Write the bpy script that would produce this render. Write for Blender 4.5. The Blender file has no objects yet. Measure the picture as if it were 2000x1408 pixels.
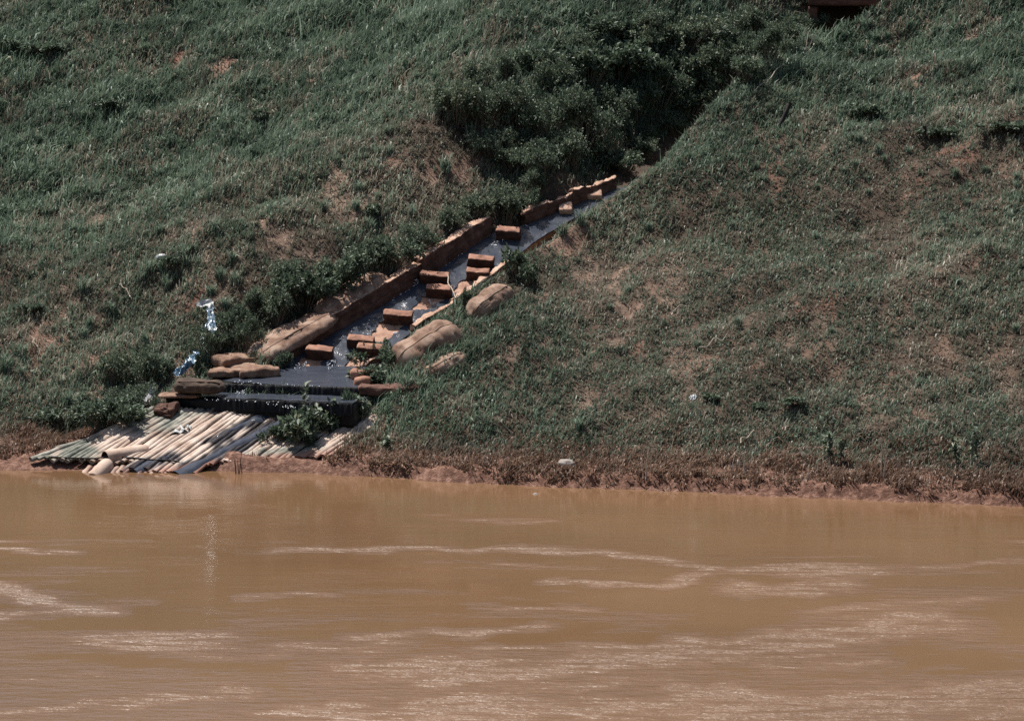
import bpy, math, random
import numpy as np
from mathutils import Vector, Matrix

SC = bpy.context.scene
COL = SC.collection
R = math.radians

# ------------------------------------------------------------------ camera, sky, sun, exposure
F = 6667.0            # focal length in photo pixels
CZ = 8.5              # camera height over the water
CY = -60.0
cd = bpy.data.cameras.new('camera')
cam = bpy.data.objects.new('camera', cd); COL.objects.link(cam)
cam.location = (0, CY, CZ); cam.rotation_euler = (R(90), 0, 0)
cd.sensor_width = 36; cd.lens = F / 2000 * 36
cd.shift_y = -736 / 2000
cd.clip_start = 0.5; cd.clip_end = 3000
SC.camera = cam

SUN_EL, SUN_AZ = 66.0, -46.0        # azimuth from +Y (behind the bank), negative = to the left
w = bpy.data.worlds.new('World'); SC.world = w; w.use_nodes = True
nt = w.node_tree
bg = nt.nodes['Background']
sky = nt.nodes.new('ShaderNodeTexSky'); sky.sky_type = 'NISHITA'; sky.sun_disc = False
sky.sun_elevation = R(SUN_EL); sky.sun_rotation = R(SUN_AZ)
sky.air_density = 1.0; sky.dust_density = 3.0; sky.ozone_density = 1.0
nt.links.new(sky.outputs[0], bg.inputs[0]); bg.inputs[1].default_value = 0.07
sd = bpy.data.lights.new('sun', 'SUN'); sun = bpy.data.objects.new('sun', sd); COL.objects.link(sun)
sd.energy = 5.0; sd.angle = R(0.5); sd.color = (1.0, 0.95, 0.89)
dv = Vector((math.sin(R(SUN_AZ)) * math.cos(R(SUN_EL)), math.cos(R(SUN_AZ)) * math.cos(R(SUN_EL)), math.sin(R(SUN_EL))))
sun.rotation_euler = dv.to_track_quat('Z', 'Y').to_euler()
sun.location = (-10, 20, 40)
SC.view_settings.view_transform = 'Standard'; SC.view_settings.look = 'None'
SC.view_settings.exposure = 0.45; SC.view_settings.gamma = 1.0
SC.cycles.max_bounces = 6
SC.cycles.use_denoising = False

# ------------------------------------------------------------------ noise and small maths
def _hash(ix, iy, iz, seed):
    h = (ix.astype(np.int64) * 374761393 + iy.astype(np.int64) * 668265263 + iz.astype(np.int64) * 2147483647 + seed * 1274126177) & 0xffffffff
    h = ((h ^ (h >> 13)) * 1274126177) & 0xffffffff
    h = h ^ (h >> 16)
    return (h & 0xffffff) / float(0xffffff)
def vn2(x, y, seed=0):
    x = np.asarray(x, float); y = np.asarray(y, float)
    ix = np.floor(x); iy = np.floor(y); fx = x - ix; fy = y - iy
    fx = fx * fx * (3 - 2 * fx); fy = fy * fy * (3 - 2 * fy)
    z = np.zeros_like(ix)
    a = _hash(ix, iy, z, seed); b = _hash(ix + 1, iy, z, seed); c = _hash(ix, iy + 1, z, seed); d = _hash(ix + 1, iy + 1, z, seed)
    return (a * (1 - fx) + b * fx) * (1 - fy) + (c * (1 - fx) + d * fx) * fy
def fbm(x, y, seed=0, o=3):
    s = 0; a = 0.5; n = 0
    for k in range(o):
        s = s + a * vn2(x * 2 ** k, y * 2 ** k, seed + k * 17); n += a; a *= 0.5
    return s / n
def vn3(p, seed=0):
    i = np.floor(p); f = p - i; f = f * f * (3 - 2 * f)
    r = 0
    for dx in (0, 1):
        for dy in (0, 1):
            for dz in (0, 1):
                wgt = (f[:, 0] if dx else 1 - f[:, 0]) * (f[:, 1] if dy else 1 - f[:, 1]) * (f[:, 2] if dz else 1 - f[:, 2])
                r = r + wgt * _hash(i[:, 0] + dx, i[:, 1] + dy, i[:, 2] + dz, seed)
    return r
def fbm3(p, seed=0, o=3):
    s = 0; a = 0.5; n = 0
    for k in range(o):
        s = s + a * vn3(p * 2 ** k, seed + 31 * k); n += a; a *= 0.5
    return s / n
def sstep(a, b, x):
    t = np.clip((x - a) / (b - a), 0, 1); return t * t * (3 - 2 * t)

def P(px, py, d):                       # photo pixel at distance d from the camera plane -> world point
    return np.array([(px - 1000) / F * d, d + CY, CZ - (py + 32) / F * d])

# ------------------------------------------------------------------ the lie of the land  (y = distance from the camera - 60)
_sx = np.array([-40, -9.5, -6.0, -3.5, -0.5, 2.0, 5.0, 8.5, 40.0])
_sy = np.array([1.5, 0.35, -0.15, -0.55, -2.0, -2.7, -3.6, -4.55, -12.0])
def shore(x):
    return np.interp(x, _sx, _sy) + 0.22 * (vn2(x * 1.3, x * 0 + 3.3, 5) - .5) + 0.12 * (vn2(x * 4.1, x * 0 + 1.3, 6) - .5)

class Plane:                             # z = a + m*(y-y0)
    def __init__(s, a, m, y0): s.a, s.m, s.y0 = a, m, y0
    def z(s, x, y): return s.a + s.m * (y - s.y0)
    def hit(s, px, py, up=0.0):
        k = (py + 32) / F                # CZ - k*d = a+up + m*(d-60-y0)
        d = (CZ - s.a - up + s.m * (60 + s.y0)) / (s.m + k)
        return P(px, py, d)
APRON = Plane(0.0, 0.36, -0.65)
POND = Plane(1.22, 0.10, 2.4)
CHUTE = Plane(1.40, 0.55, 3.9)
GULLY = Plane(4.40, 0.40, 9.6)
TREAD = Plane(1.03, 0.04, 1.75)

def poly(plane, pts): return np.array([plane.hit(*p)[:2] for p in pts])
APRON_P = poly(APRON, [(20, 902), (150, 925), (420, 934), (600, 926), (650, 880), (668, 803), (300, 797), (265, 818), (150, 858)])
POND_P = poly(POND, [(360, 742), (430, 742), (690, 757), (735, 754), (725, 705), (600, 705), (560, 722), (470, 736)])
CHUTE_P = poly(CHUTE, [(560, 715), (746, 601), (959, 460), (1050, 426), (1195, 368), (1225, 364), (1120, 430), (990, 522), (868, 600), (790, 660), (690, 740)])
GUL_L = np.array([(2.1, 9.5), (3.3, 12.4), (5.2, 14.8), (7.45, 17.3), (10.5, 19.5), (16, 23)])

def sdpoly(x, y, pg):
    d = np.full(x.shape, 1e9); ins = np.zeros(x.shape, bool); n = len(pg)
    for i in range(n):
        ax, ay = pg[i]; bx, by = pg[(i + 1) % n]
        ex, ey = bx - ax, by - ay
        t = np.clip(((x - ax) * ex + (y - ay) * ey) / (ex * ex + ey * ey), 0, 1)
        d = np.minimum(d, (x - ax - t * ex) ** 2 + (y - ay - t * ey) ** 2)
        c = ((ay > y) != (by > y)) & (x < (bx - ax) * (y - ay) / (by - ay + 1e-12) + ax)
        ins ^= c
    d = np.sqrt(d); return np.where(ins, 0.0, d)
def sdline(x, y, pl):                    # distance and side (+ = right of the way up)
    best = np.full(x.shape, 1e9); side = np.zeros(x.shape)
    for i in range(len(pl) - 1):
        ax, ay = pl[i]; bx, by = pl[i + 1]; ex, ey = bx - ax, by - ay
        t = np.clip(((x - ax) * ex + (y - ay) * ey) / (ex * ex + ey * ey), 0, 1)
        dd = np.hypot(x - ax - t * ex, y - ay - t * ey)
        s = np.sign((x - ax) * ey - (y - ay) * ex)
        m = dd < best; best = np.where(m, dd, best); side = np.where(m, s, side)
    return best, side

RIDGE = np.array([(1.2, 7.2), (3.2, 9.5), (5.3, 12.1)])
VALLEY = np.array([(-3.6, 3.8), (-.3, 7.3), (2.1, 9.6), (3.3, 12.4), (5.2, 14.8), (7.45, 17.3), (10.5, 19.5), (16, 23)])
def H(x, y, detail=True):
    x = np.asarray(x, float); y = np.asarray(y, float)
    q = y - shore(x)
    z = np.where(q < 0, q * 0.35, 0)
    z = z + 0.17 * sstep(0.0, 0.22, q) + 0.15 * np.clip(q - 0.16, 0, 1.74) + 0.44 * np.clip(q - 1.9, 0, None)
    crest = 10.2
    z = np.where(z > crest - 1, crest - 1 + (1 - np.exp(-(z - crest + 1))), z)
    up = sstep(0.6, 3.0, q)
    und = (fbm(x * .35 + 9, y * .35, 11, 2) - .5) * 0.55 * up
    # faint terraces that run slantwise over the slope
    und = und + (fbm(x * .35 + y * .12, (y - .42 * x) * 1.25, 23, 2) - .5) * 0.34 * up
    und = und + (fbm(x * 1.15 + 3, y * 1.05, 29, 2) - .5) * .30 * up
    z = z + und
    dr, _ = sdline(x, y, RIDGE)
    z = z + 0.38 * np.exp(-(dr / 0.9) ** 2) - .92 * np.exp(-((x - 7.8) / 1.7) ** 2 - ((y - 14.3) / 2.2) ** 2)
    dvl, svl = sdline(x, y, VALLEY)
    z = z + np.where(svl < 0, .80 * sstep(1.0, 3.2, dvl) * sstep(8.5, 3.6, dvl) * sstep(3.6, 6.6, y + .4 * x + 1.5), .30 * sstep(.9, 2.4, dvl) * sstep(6, 2.6, dvl) * sstep(6, 8, y) * sstep(13.0, 11.2, y))
    # the gully above the chute
    dg, sg = sdline(x, y, GUL_L)
    gz = GULLY.z(x, y) - 0.75 * np.exp(-((x - 3.6) ** 2 + (y - 12.5) ** 2) / 3.0) - 0.75 * np.exp(-((x - 7.3) ** 2 + (y - 17.2) ** 2) / 1.6)
    dd = np.clip(dg - 0.55, 0, None)
    g = gz + dd * np.where(sg > 0, 1.4, 0.85) + np.where(sg > 0, 0, 0.10 * dd * dd)
    g = np.where(y < 9.0, g + (9.0 - y) * 3, g)
    z = np.minimum(z, g)
    for pl, pg, off, su, sdn in ((CHUTE, CHUTE_P, -0.12, 1.0, 0.55), (POND, POND_P, -0.16, 0.8, 0.6), (APRON, APRON_P, -0.10, 0.6, 0.5)):
        dpo = sdpoly(x, y, pg); zz = pl.z(x, y) + off
        z = np.clip(z, zz - np.clip(dpo - .25, 0, None) * sdn - np.where(dpo > 2.2, 50, 0), zz + np.clip(dpo - .05, 0, None) * su + np.where(dpo > 6, 50, 0))
    if detail:
        z = z + (fbm(x * 2.3, y * 2.3, 41, 3) - .5) * 0.10 * sstep(-.2, .6, q) * np.where(dpo <= 0, .3, 1)
        mw = sstep(-5.7, -5.0, x) * sstep(-2.2, -3.0, x)
        z = z + .19 * np.exp(-((q - .16) / .34) ** 2) * sstep(-5.5, -4.9, x) * sstep(-2.4, -3.0, x)
        z = z + (fbm(x * 10, y * 9, 49, 3) - .5) * .16 * np.exp(-((q - .2) / .28) ** 2) * np.where(dpo <= 0, .2, 1) * (1 - .8 * mw)
        shoreb = np.exp(-((q - .25) / .3) ** 2)
        z = z + (fbm(x * 5, y * 5, 47, 3) - .42) * 0.17 * shoreb * (1 - .8 * mw)
    return z
def hit(px, py, lo=52.0, hi=96.0):       # where the sight line of a photo pixel meets the land
    px = np.atleast_1d(np.asarray(px, float)); py = np.atleast_1d(np.asarray(py, float))
    ds = np.linspace(lo, hi, 440)
    D = ds[None, :]; X = (px[:, None] - 1000) / F * D; Z = CZ - (py[:, None] + 32) / F * D
    hh = H(X, D + CY * np.ones_like(X)) - Z
    k = np.argmax(hh > 0, axis=1); k = np.where((hh > 0).any(1), k, len(ds) - 1)
    d0 = ds[np.maximum(k - 1, 0)]; d1 = ds[k]
    for _ in range(12):
        dm = (d0 + d1) / 2; s = H((px - 1000) / F * dm, dm + CY) > CZ - (py + 32) / F * dm
        d1 = np.where(s, dm, d1); d0 = np.where(s, d0, dm)
    d = (d0 + d1) / 2
    return np.stack([(px - 1000) / F * d, d + CY, CZ - (py + 32) / F * d], 1)
def hit1(px, py): return hit(px, py)[0]

# ------------------------------------------------------------------ materials
def mat(name):
    m = bpy.data.materials.new(name); m.use_nodes = True
    n = m.node_tree.nodes; l = m.node_tree.links
    return m, n, l, n['Principled BSDF']
def N(n, t, **kw):
    o = n.new('ShaderNode' + t)
    for k, v in kw.items():
        if k in o.inputs: o.inputs[k].default_value = v
        else: setattr(o, k, v)
    return o
def ramp(n, stops):
    r = n.new('ShaderNodeValToRGB'); e = r.color_ramp.elements
    while len(e) < len(stops): e.new(0.5)
    for a, (p, c) in zip(e, stops): a.position = p; a.color = (*c, 1)
    return r
def mixc(n, l, f, a, b):
    m = n.new('ShaderNodeMix'); m.data_type = 'RGBA'
    for s, v in ((0, f), (6, a), (7, b)):
        if isinstance(v, bpy.types.NodeSocket): l.new(v, m.inputs[s])
        else: m.inputs[s].default_value = v if s == 0 else (*v, 1)
    return m.outputs[2]
def noisetex(n, l, scale, detail=4, rough=.55, stretch=None, rot=(0, 0, 0)):
    tc = n.new('ShaderNodeTexCoord'); src = tc.outputs['Object']
    if stretch:
        mp = n.new('ShaderNodeMapping'); mp.inputs['Scale'].default_value = stretch; mp.inputs['Rotation'].default_value = rot
        l.new(src, mp.inputs[0]); src = mp.outputs[0]
    t = N(n, 'TexNoise', Scale=scale, Detail=detail, Roughness=rough); l.new(src, t.inputs['Vector'])
    return t.outputs['Fac']
def bump(n, l, h, strength, dist, bs):
    b = N(n, 'Bump', Strength=strength, Distance=dist); l.new(h, b.inputs['Height']); l.new(b.outputs[0], bs.inputs['Normal']); return b
def attr(n, name): return N(n, 'Attribute', attribute_name=name)

M = {}
def simple(name, stops, scale=6, rough=.85, bs=.4, bd=.02, detail=5, bscale=None, stretch=None, spec=.3):
    m, n, l, b = mat(name)
    t = noisetex(n, l, scale, detail, .6, stretch); r = ramp(n, stops); l.new(t, r.inputs[0]); l.new(r.outputs[0], b.inputs['Base Color'])
    b.inputs['Roughness'].default_value = rough; b.inputs['Specular IOR Level'].default_value = spec
    if bs: bump(n, l, noisetex(n, l, bscale or scale * 5, 5, .65), bs, bd, b)
    M[name] = m; return m
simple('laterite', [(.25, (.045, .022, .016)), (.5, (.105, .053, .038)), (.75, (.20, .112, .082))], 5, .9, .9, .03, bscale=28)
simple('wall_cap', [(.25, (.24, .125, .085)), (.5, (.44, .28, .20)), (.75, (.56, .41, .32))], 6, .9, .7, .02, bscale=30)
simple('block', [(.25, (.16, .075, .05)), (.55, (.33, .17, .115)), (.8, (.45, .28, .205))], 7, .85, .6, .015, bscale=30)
simple('channel_floor', [(.3, (.22, .11, .075)), (.55, (.42, .25, .175)), (.8, (.5, .33, .24))], 5, .8, .4, .015)
simple('block_side_shaded', [(.25, (.030, .014, .010)), (.55, (.075, .034, .023)), (.85, (.14, .068, .046))], 7, .8, .8, .02, bscale=26)  # damp block sides, darkened further to paint their shade into the colour
simple('clay', [(.3, (.085, .045, .03)), (.5, (.21, .125, .085)), (.72, (.40, .29, .215))], 4.5, .9, .8, .03, bscale=22)
simple('burlap', [(.25, (.085, .048, .033)), (.42, (.19, .115, .08)), (.58, (.31, .215, .16)), (.78, (.42, .33, .265))], 3.4, .92, .6, .012, bscale=60)
simple('dark_bag', [(.25, (.03, .021, .016)), (.6, (.09, .062, .045)), (.85, (.17, .125, .095))], 4, .9, .6, .012, bscale=50)
simple('wet_stone', [(.3, (.004, .004, .004)), (.7, (.016, .014, .013))], 5, .5, .5, .02, bscale=22, spec=.25)
simple('stone', [(.25, (.2, .17, .15)), (.7, (.42, .38, .34))], 6, .9, .6, .02)
simple('pipe', [(.25, (.26, .17, .12)), (.5, (.50, .37, .29)), (.75, (.62, .5, .42))], 4, .8, .3, .01)
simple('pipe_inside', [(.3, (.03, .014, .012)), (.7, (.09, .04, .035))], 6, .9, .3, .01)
simple('bark', [(.3, (.07, .055, .04)), (.7, (.2, .16, .12))], 9, .9, .4, .01)
simple('dry_stem', [(.3, (.26, .21, .16)), (.7, (.45, .39, .32))], 9, .9, 0)
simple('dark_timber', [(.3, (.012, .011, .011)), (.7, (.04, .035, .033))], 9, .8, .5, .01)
simple('root', [(.3, (.09, .055, .04)), (.7, (.22, .15, .11))], 9, .9, 0)
simple('slab', [(.25, (.05, .026, .02)), (.6, (.15, .075, .055)), (.85, (.24, .14, .1))], 6, .9, .8, .03, stretch=(1, 1, 3))
simple('plastic_white', [(.3, (.22, .23, .23)), (.7, (.50, .52, .52))], 8, .5, .5, .01, spec=.5)
simple('plastic_blue', [(.36, (.03, .085, .15)), (.52, (.10, .18, .25)), (.68, (.26, .30, .33))], 5, .25, .5, .01, stretch=(4, 4, .6), spec=.5)
simple('plastic_grey', [(.3, (.25, .25, .28)), (.55, (.5, .5, .52)), (.75, (.7, .7, .7))], 9, .35, .5, .01, spec=.5)
simple('foam', [(.3, (.62, .66, .72)), (.7, (.82, .85, .88))], 20, .4, 0)

def m_soil():
    m, n, l, b = mat('soil')
    t = noisetex(n, l, 3.2, 6, .65); r = ramp(n, [(.3, (.035, .026, .018)), (.6, (.085, .058, .04)), (.8, (.15, .10, .07))]); l.new(t, r.inputs[0])
    t2 = noisetex(n, l, 7, 5, .65); r2 = ramp(n, [(.28, (.11, .068, .05)), (.5, (.215, .145, .105)), (.75, (.33, .245, .185))]); l.new(t2, r2.inputs[0])
    c = mixc(n, l, attr(n, 'bare').outputs['Fac'], r.outputs[0], r2.outputs[0])
    t3 = noisetex(n, l, 9, 6, .7); r3 = ramp(n, [(.3, (.05, .022, .014)), (.5, (.15, .075, .05)), (.68, (.32, .19, .14))]); l.new(t3, r3.inputs[0])
    c = mixc(n, l, attr(n, 'mud').outputs['Fac'], c, r3.outputs[0])
    r4 = ramp(n, [(.3, (.14, .045, .026)), (.7, (.30, .115, .07))]); l.new(t2, r4.inputs[0])
    c = mixc(n, l, attr(n, 'red').outputs['Fac'], c, r4.outputs[0])
    l.new(c, b.inputs['Base Color']); b.inputs['Roughness'].default_value = .9; b.inputs['Specular IOR Level'].default_value = .25
    bump(n, l, noisetex(n, l, 22, 6, .7), .8, .05, b); M['soil'] = m
m_soil()

def m_grass(name, greens, dries, trans=.12):
    m, n, l, b = mat(name)
    tone = attr(n, 'tone').outputs['Fac']; dry = attr(n, 'dry').outputs['Fac']
    r1 = ramp(n, greens); r2 = ramp(n, dries); l.new(tone, r1.inputs[0]); l.new(tone, r2.inputs[0])
    c = mixc(n, l, dry, r1.outputs[0], r2.outputs[0])
    l.new(c, b.inputs['Base Color']); b.inputs['Roughness'].default_value = .5; b.inputs['Specular IOR Level'].default_value = .28
    tr = n.new('ShaderNodeBsdfTranslucent'); l.new(c, tr.inputs[0])
    mx = n.new('ShaderNodeMixShader'); mx.inputs[0].default_value = trans
    l.new(b.outputs[0], mx.inputs[1]); l.new(tr.outputs[0], mx.inputs[2])
    l.new(mx.outputs[0], n['Material Output'].inputs[0]); M[name] = m
m_grass('grass', [(0, (.045, .066, .046)), (.5, (.124, .178, .124)), (.85, (.212, .288, .208)), (1, (.33, .40, .32))],
        [(0, (.11, .09, .07)), (.5, (.25, .212, .165)), (.85, (.39, .335, .265)), (1, (.54, .47, .39))], .3)
m_grass('dead_grass', [(0, (.03, .035, .024)), (1, (.10, .11, .08))],
        [(0, (.085, .05, .034)), (.5, (.21, .13, .09)), (1, (.40, .28, .21))], .25)
m_grass('leaf', [(0, (.030, .046, .030)), (.5, (.085, .122, .080)), (1, (.20, .255, .175))],
        [(0, (.10, .11, .065)), (1, (.30, .32, .2))], .28)

def m_pole():
    m, n, l, b = mat('pole')
    oi = n.new('ShaderNodeObjectInfo')
    t = noisetex(n, l, 2.2, 6, .62); r = ramp(n, [(.28, (.17, .095, .065)), (.42, (.35, .255, .195)), (.58, (.50, .405, .335)), (.8, (.61, .53, .46))]); l.new(t, r.inputs[0])
    mo = attr(n, 'moss').outputs['Fac']; t2 = noisetex(n, l, 5, 5, .6); r2 = ramp(n, [(.3, (.05, .06, .045)), (.55, (.19, .19, .155)), (.75, (.42, .38, .32))]); l.new(t2, r2.inputs[0])
    c = mixc(n, l, mo, r.outputs[0], r2.outputs[0])
    wt = attr(n, 'wet').outputs['Fac']; c = mixc(n, l, wt, c, (.035, .03, .03))
    md = attr(n, 'mud').outputs['Fac']; c = mixc(n, l, md, c, (.30, .155, .11))
    l.new(c, b.inputs['Base Color'])
    mr = N(n, 'MapRange'); mr.inputs[3].default_value = .8; mr.inputs[4].default_value = .2; l.new(wt, mr.inputs[0]); l.new(mr.outputs[0], b.inputs['Roughness'])
    bump(n, l, noisetex(n, l, 40, 4, .6), .4, .01, b); M['pole'] = m
m_pole()

def m_stream():
    m, n, l, b = mat('stream')
    b.inputs['Roughness'].default_value = .16; b.inputs['IOR'].default_value = 1.33
    h = noisetex(n, l, 9, 5, .65, (1, 1, 1)); h2 = noisetex(n, l, 30, 3, .6)
    ad = N(n, 'Math', operation='MULTIPLY_ADD'); l.new(h2, ad.inputs[0]); ad.inputs[1].default_value = .35; l.new(h, ad.inputs[2])
    bump(n, l, ad.outputs[0], .35, .02, b)
    # flecks of foam carried on the water
    t = noisetex(n, l, 38, 3, .6); r = ramp(n, [(.72, (0, 0, 0)), (.76, (1, 1, 1))]); l.new(t, r.inputs[0])
    sk = noisetex(n, l, 1.0, 5, .65, (1.6, 5.5, 2), (0, 0, R(-45))); rk = ramp(n, [(.28, (.036, .042, .055)), (.55, (.050, .058, .076)), (.8, (.066, .075, .096))]); l.new(sk, rk.inputs[0])
    c = mixc(n, l, r.outputs[0], rk.outputs[0], (.4, .43, .5)); l.new(c, b.inputs['Base Color'])
    M['stream'] = m
m_stream()
simple('water_fall', [(.45, (.004, .004, .005)), (.7, (.012, .013, .016)), (.8, (.06, .066, .075))], 9, .5, .5, .02, stretch=(5, 5, .7), spec=.2)

def m_river():
    m, n, l, b = mat('river')
    t = noisetex(n, l, .16, 4, .55, (.6, 1, 1)); r = ramp(n, [(.3, (.134, .076, .039)), (.7, (.180, .102, .053))]); l.new(t, r.inputs[0])
    l.new(r.outputs[0], b.inputs['Base Color'])
    b.inputs['IOR'].default_value = 1.33
    ru = attr(n, 'ruffle').outputs['Fac']
    sp = noisetex(n, l, 2.3, 7, .72, (.42, 2.3, 1)); mrs = N(n, 'MapRange'); mrs.inputs[1].default_value = .33; mrs.inputs[2].default_value = .58; l.new(sp, mrs.inputs[0])
    mk = N(n, 'Math', operation='MULTIPLY'); l.new(ru, mk.inputs[0]); l.new(mrs.outputs[0], mk.inputs[1])
    st = N(n, 'MapRange'); st.inputs[3].default_value = .018; st.inputs[4].default_value = 1.0; l.new(mk.outputs[0], st.inputs[0])
    rr = N(n, 'MapRange'); rr.inputs[3].default_value = .08; rr.inputs[4].default_value = .58; l.new(mk.outputs[0], rr.inputs[0]); l.new(rr.outputs[0], b.inputs['Roughness'])
    h = noisetex(n, l, 3.0, 4, .6, (.5, 1.4, 1)); h2 = noisetex(n, l, 11, 3, .6, (.6, 1.2, 1))
    ad = N(n, 'Math', operation='MULTIPLY_ADD'); l.new(h2, ad.inputs[0]); ad.inputs[1].default_value = .3; l.new(h, ad.inputs[2])
    sl = N(n, 'MapRange'); sl.inputs[3].default_value = .5; sl.inputs[4].default_value = 1.0; l.new(mk.outputs[0], sl.inputs[0]); l.new(sl.outputs[0], b.inputs['Specular IOR Level'])
    bp = bump(n, l, ad.outputs[0], .5, .22, b); l.new(st.outputs[0], bp.inputs['Strength'])
    M['river'] = m
m_river()

# ------------------------------------------------------------------ mesh helpers
def link(name, me, m=None, parent=None):
    o = bpy.data.objects.new(name, me); COL.objects.link(o)
    if m and me and not me.materials: me.materials.append(M[m])
    if parent: o.parent = parent
    return o
def tag(o, label=None, cat=None, group=None, kind=None):
    if label: o['label'] = label
    if cat: o['category'] = cat
    if group: o['group'] = group
    if kind: o['kind'] = kind
    return o
def mesh(name, v, f, smooth=True, mats=None, fmat=None):
    me = bpy.data.meshes.new(name); me.from_pydata([tuple(p) for p in v], [], [tuple(int(i) for i in q) for q in f])
    me.update()
    if smooth: me.polygons.foreach_set('use_smooth', np.ones(len(me.polygons), bool))
    for k in mats or (): me.materials.append(M[k])
    if fmat is not None: me.polygons.foreach_set('material_index', np.asarray(fmat, np.int32))
    return me
def rawmesh(name, v, loops, starts, totals, smooth=False):
    me = bpy.data.meshes.new(name)
    me.vertices.add(len(v)); me.vertices.foreach_set('co', np.ascontiguousarray(v, np.float32).ravel())
    me.loops.add(len(loops)); me.loops.foreach_set('vertex_index', np.ascontiguousarray(loops, np.int32))
    me.polygons.add(len(starts)); me.polygons.foreach_set('loop_start', np.ascontiguousarray(starts, np.int32))
    me.polygons.foreach_set('loop_total', np.ascontiguousarray(totals, np.int32))
    if smooth: me.polygons.foreach_set('use_smooth', np.ones(len(starts), bool))
    me.update(calc_edges=True); return me
def fattr(me, name, vals):
    a = me.attributes.new(name, 'FLOAT', 'POINT'); a.data.foreach_set('value', np.ascontiguousarray(vals, np.float32))
def gridfaces(nu, nv, cu=False, cv=False):
    f = []
    for i in range(nu if cu else nu - 1):
        for j in range(nv if cv else nv - 1):
            a = i * nv + j; b = ((i + 1) % nu) * nv + j; c = ((i + 1) % nu) * nv + (j + 1) % nv; d = i * nv + (j + 1) % nv
            f.append((a, b, c, d))
    return f
def tube(pts, rad, seg=8, cap=True):
    pts = np.asarray(pts, float); n = len(pts); rad = np.broadcast_to(np.asarray(rad, float), (n,))
    tg = np.gradient(pts, axis=0); tg /= np.linalg.norm(tg, axis=1)[:, None] + 1e-9
    ref = np.array([0, 0, 1.0]) if abs(tg[0][2]) < .9 else np.array([1.0, 0, 0])
    v = []
    for i in range(n):
        a = np.cross(tg[i], ref); a /= np.linalg.norm(a) + 1e-9; b = np.cross(a, tg[i])
        for k in range(seg):
            t = 2 * math.pi * k / seg; v.append(pts[i] + rad[i] * (a * math.cos(t) + b * math.sin(t)))
    f = gridfaces(n, seg, cv=True)
    if cap: f += [tuple(range(seg))[::-1], tuple((n - 1) * seg + k for k in range(seg))]
    return np.array(v), f
def joinv(parts):
    V = []; Fc = []; o = 0
    for v, f in parts:
        V.append(np.asarray(v)); Fc += [tuple(i + o for i in q) for q in f]; o += len(v)
    return np.concatenate(V), Fc

# rough solid: a box whose skin is finely divided and worn; axes are the world vectors of its three edges
def rough_box(c, ax, ay, az, res=.045, amp=.018, freq=9, seed=0, roundness=.03, capmat=False):
    c, ax, ay, az = map(lambda q: np.asarray(q, float), (c, ax, ay, az))
    L = [np.linalg.norm(q) for q in (ax, ay, az)]
    nn = [max(3, int(l / res)) for l in L]
    verts = {}; V = []; Fc = []; top = []
    def vid(i, j, k):
        if (i, j, k) not in verts:
            verts[(i, j, k)] = len(V); V.append((i / nn[0] - .5, j / nn[1] - .5, k / nn[2] - .5))
        return verts[(i, j, k)]
    def face(axis, side):
        a, b = [q for q in range(3) if q != axis]
        for i in range(nn[a]):
            for j in range(nn[b]):
                q = []
                for (p, s) in ((i, j), (i + 1, j), (i + 1, j + 1), (i, j + 1)):
                    ix = [0, 0, 0]; ix[a] = p; ix[b] = s; ix[axis] = nn[axis] if side else 0; q.append(vid(*ix))
                flip = (axis == 1) ^ (side == 0)
                Fc.append(tuple(q[::-1] if flip else q)); top.append(1 if (axis == 2 and side) else 0)
    for axis in range(3):
        for s in (0, 1): face(axis, s)
    V = np.array(V)
    S = np.array(L)
    loc = V * S
    inner = np.clip(loc, -(S / 2 - roundness), S / 2 - roundness)
    dlt = loc - inner; ln = np.linalg.norm(dlt, axis=1)[:, None] + 1e-9
    nrm = dlt / ln
    loc = inner + nrm * np.minimum(ln, roundness)
    U = np.stack([ax / L[0], ay / L[1], az / L[2]])
    W = loc @ U + c
    NW = nrm @ U
    d = (fbm3(W * freq, seed, 3) - .5) * 2 * amp + (fbm3(W * freq * .3, seed + 5, 2) - .5) * 1.6 * amp
    W = W + NW * d[:, None]
    return W, Fc, top
def add_box(name, c, ax, ay, az, m, m_top=None, parent=None, **kw):
    W, Fc, top = rough_box(c, ax, ay, az, **kw)
    return link(name, mesh(name, W, Fc, True, [m] + ([m_top] if m_top else []), top if m_top else None), None, parent)

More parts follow.
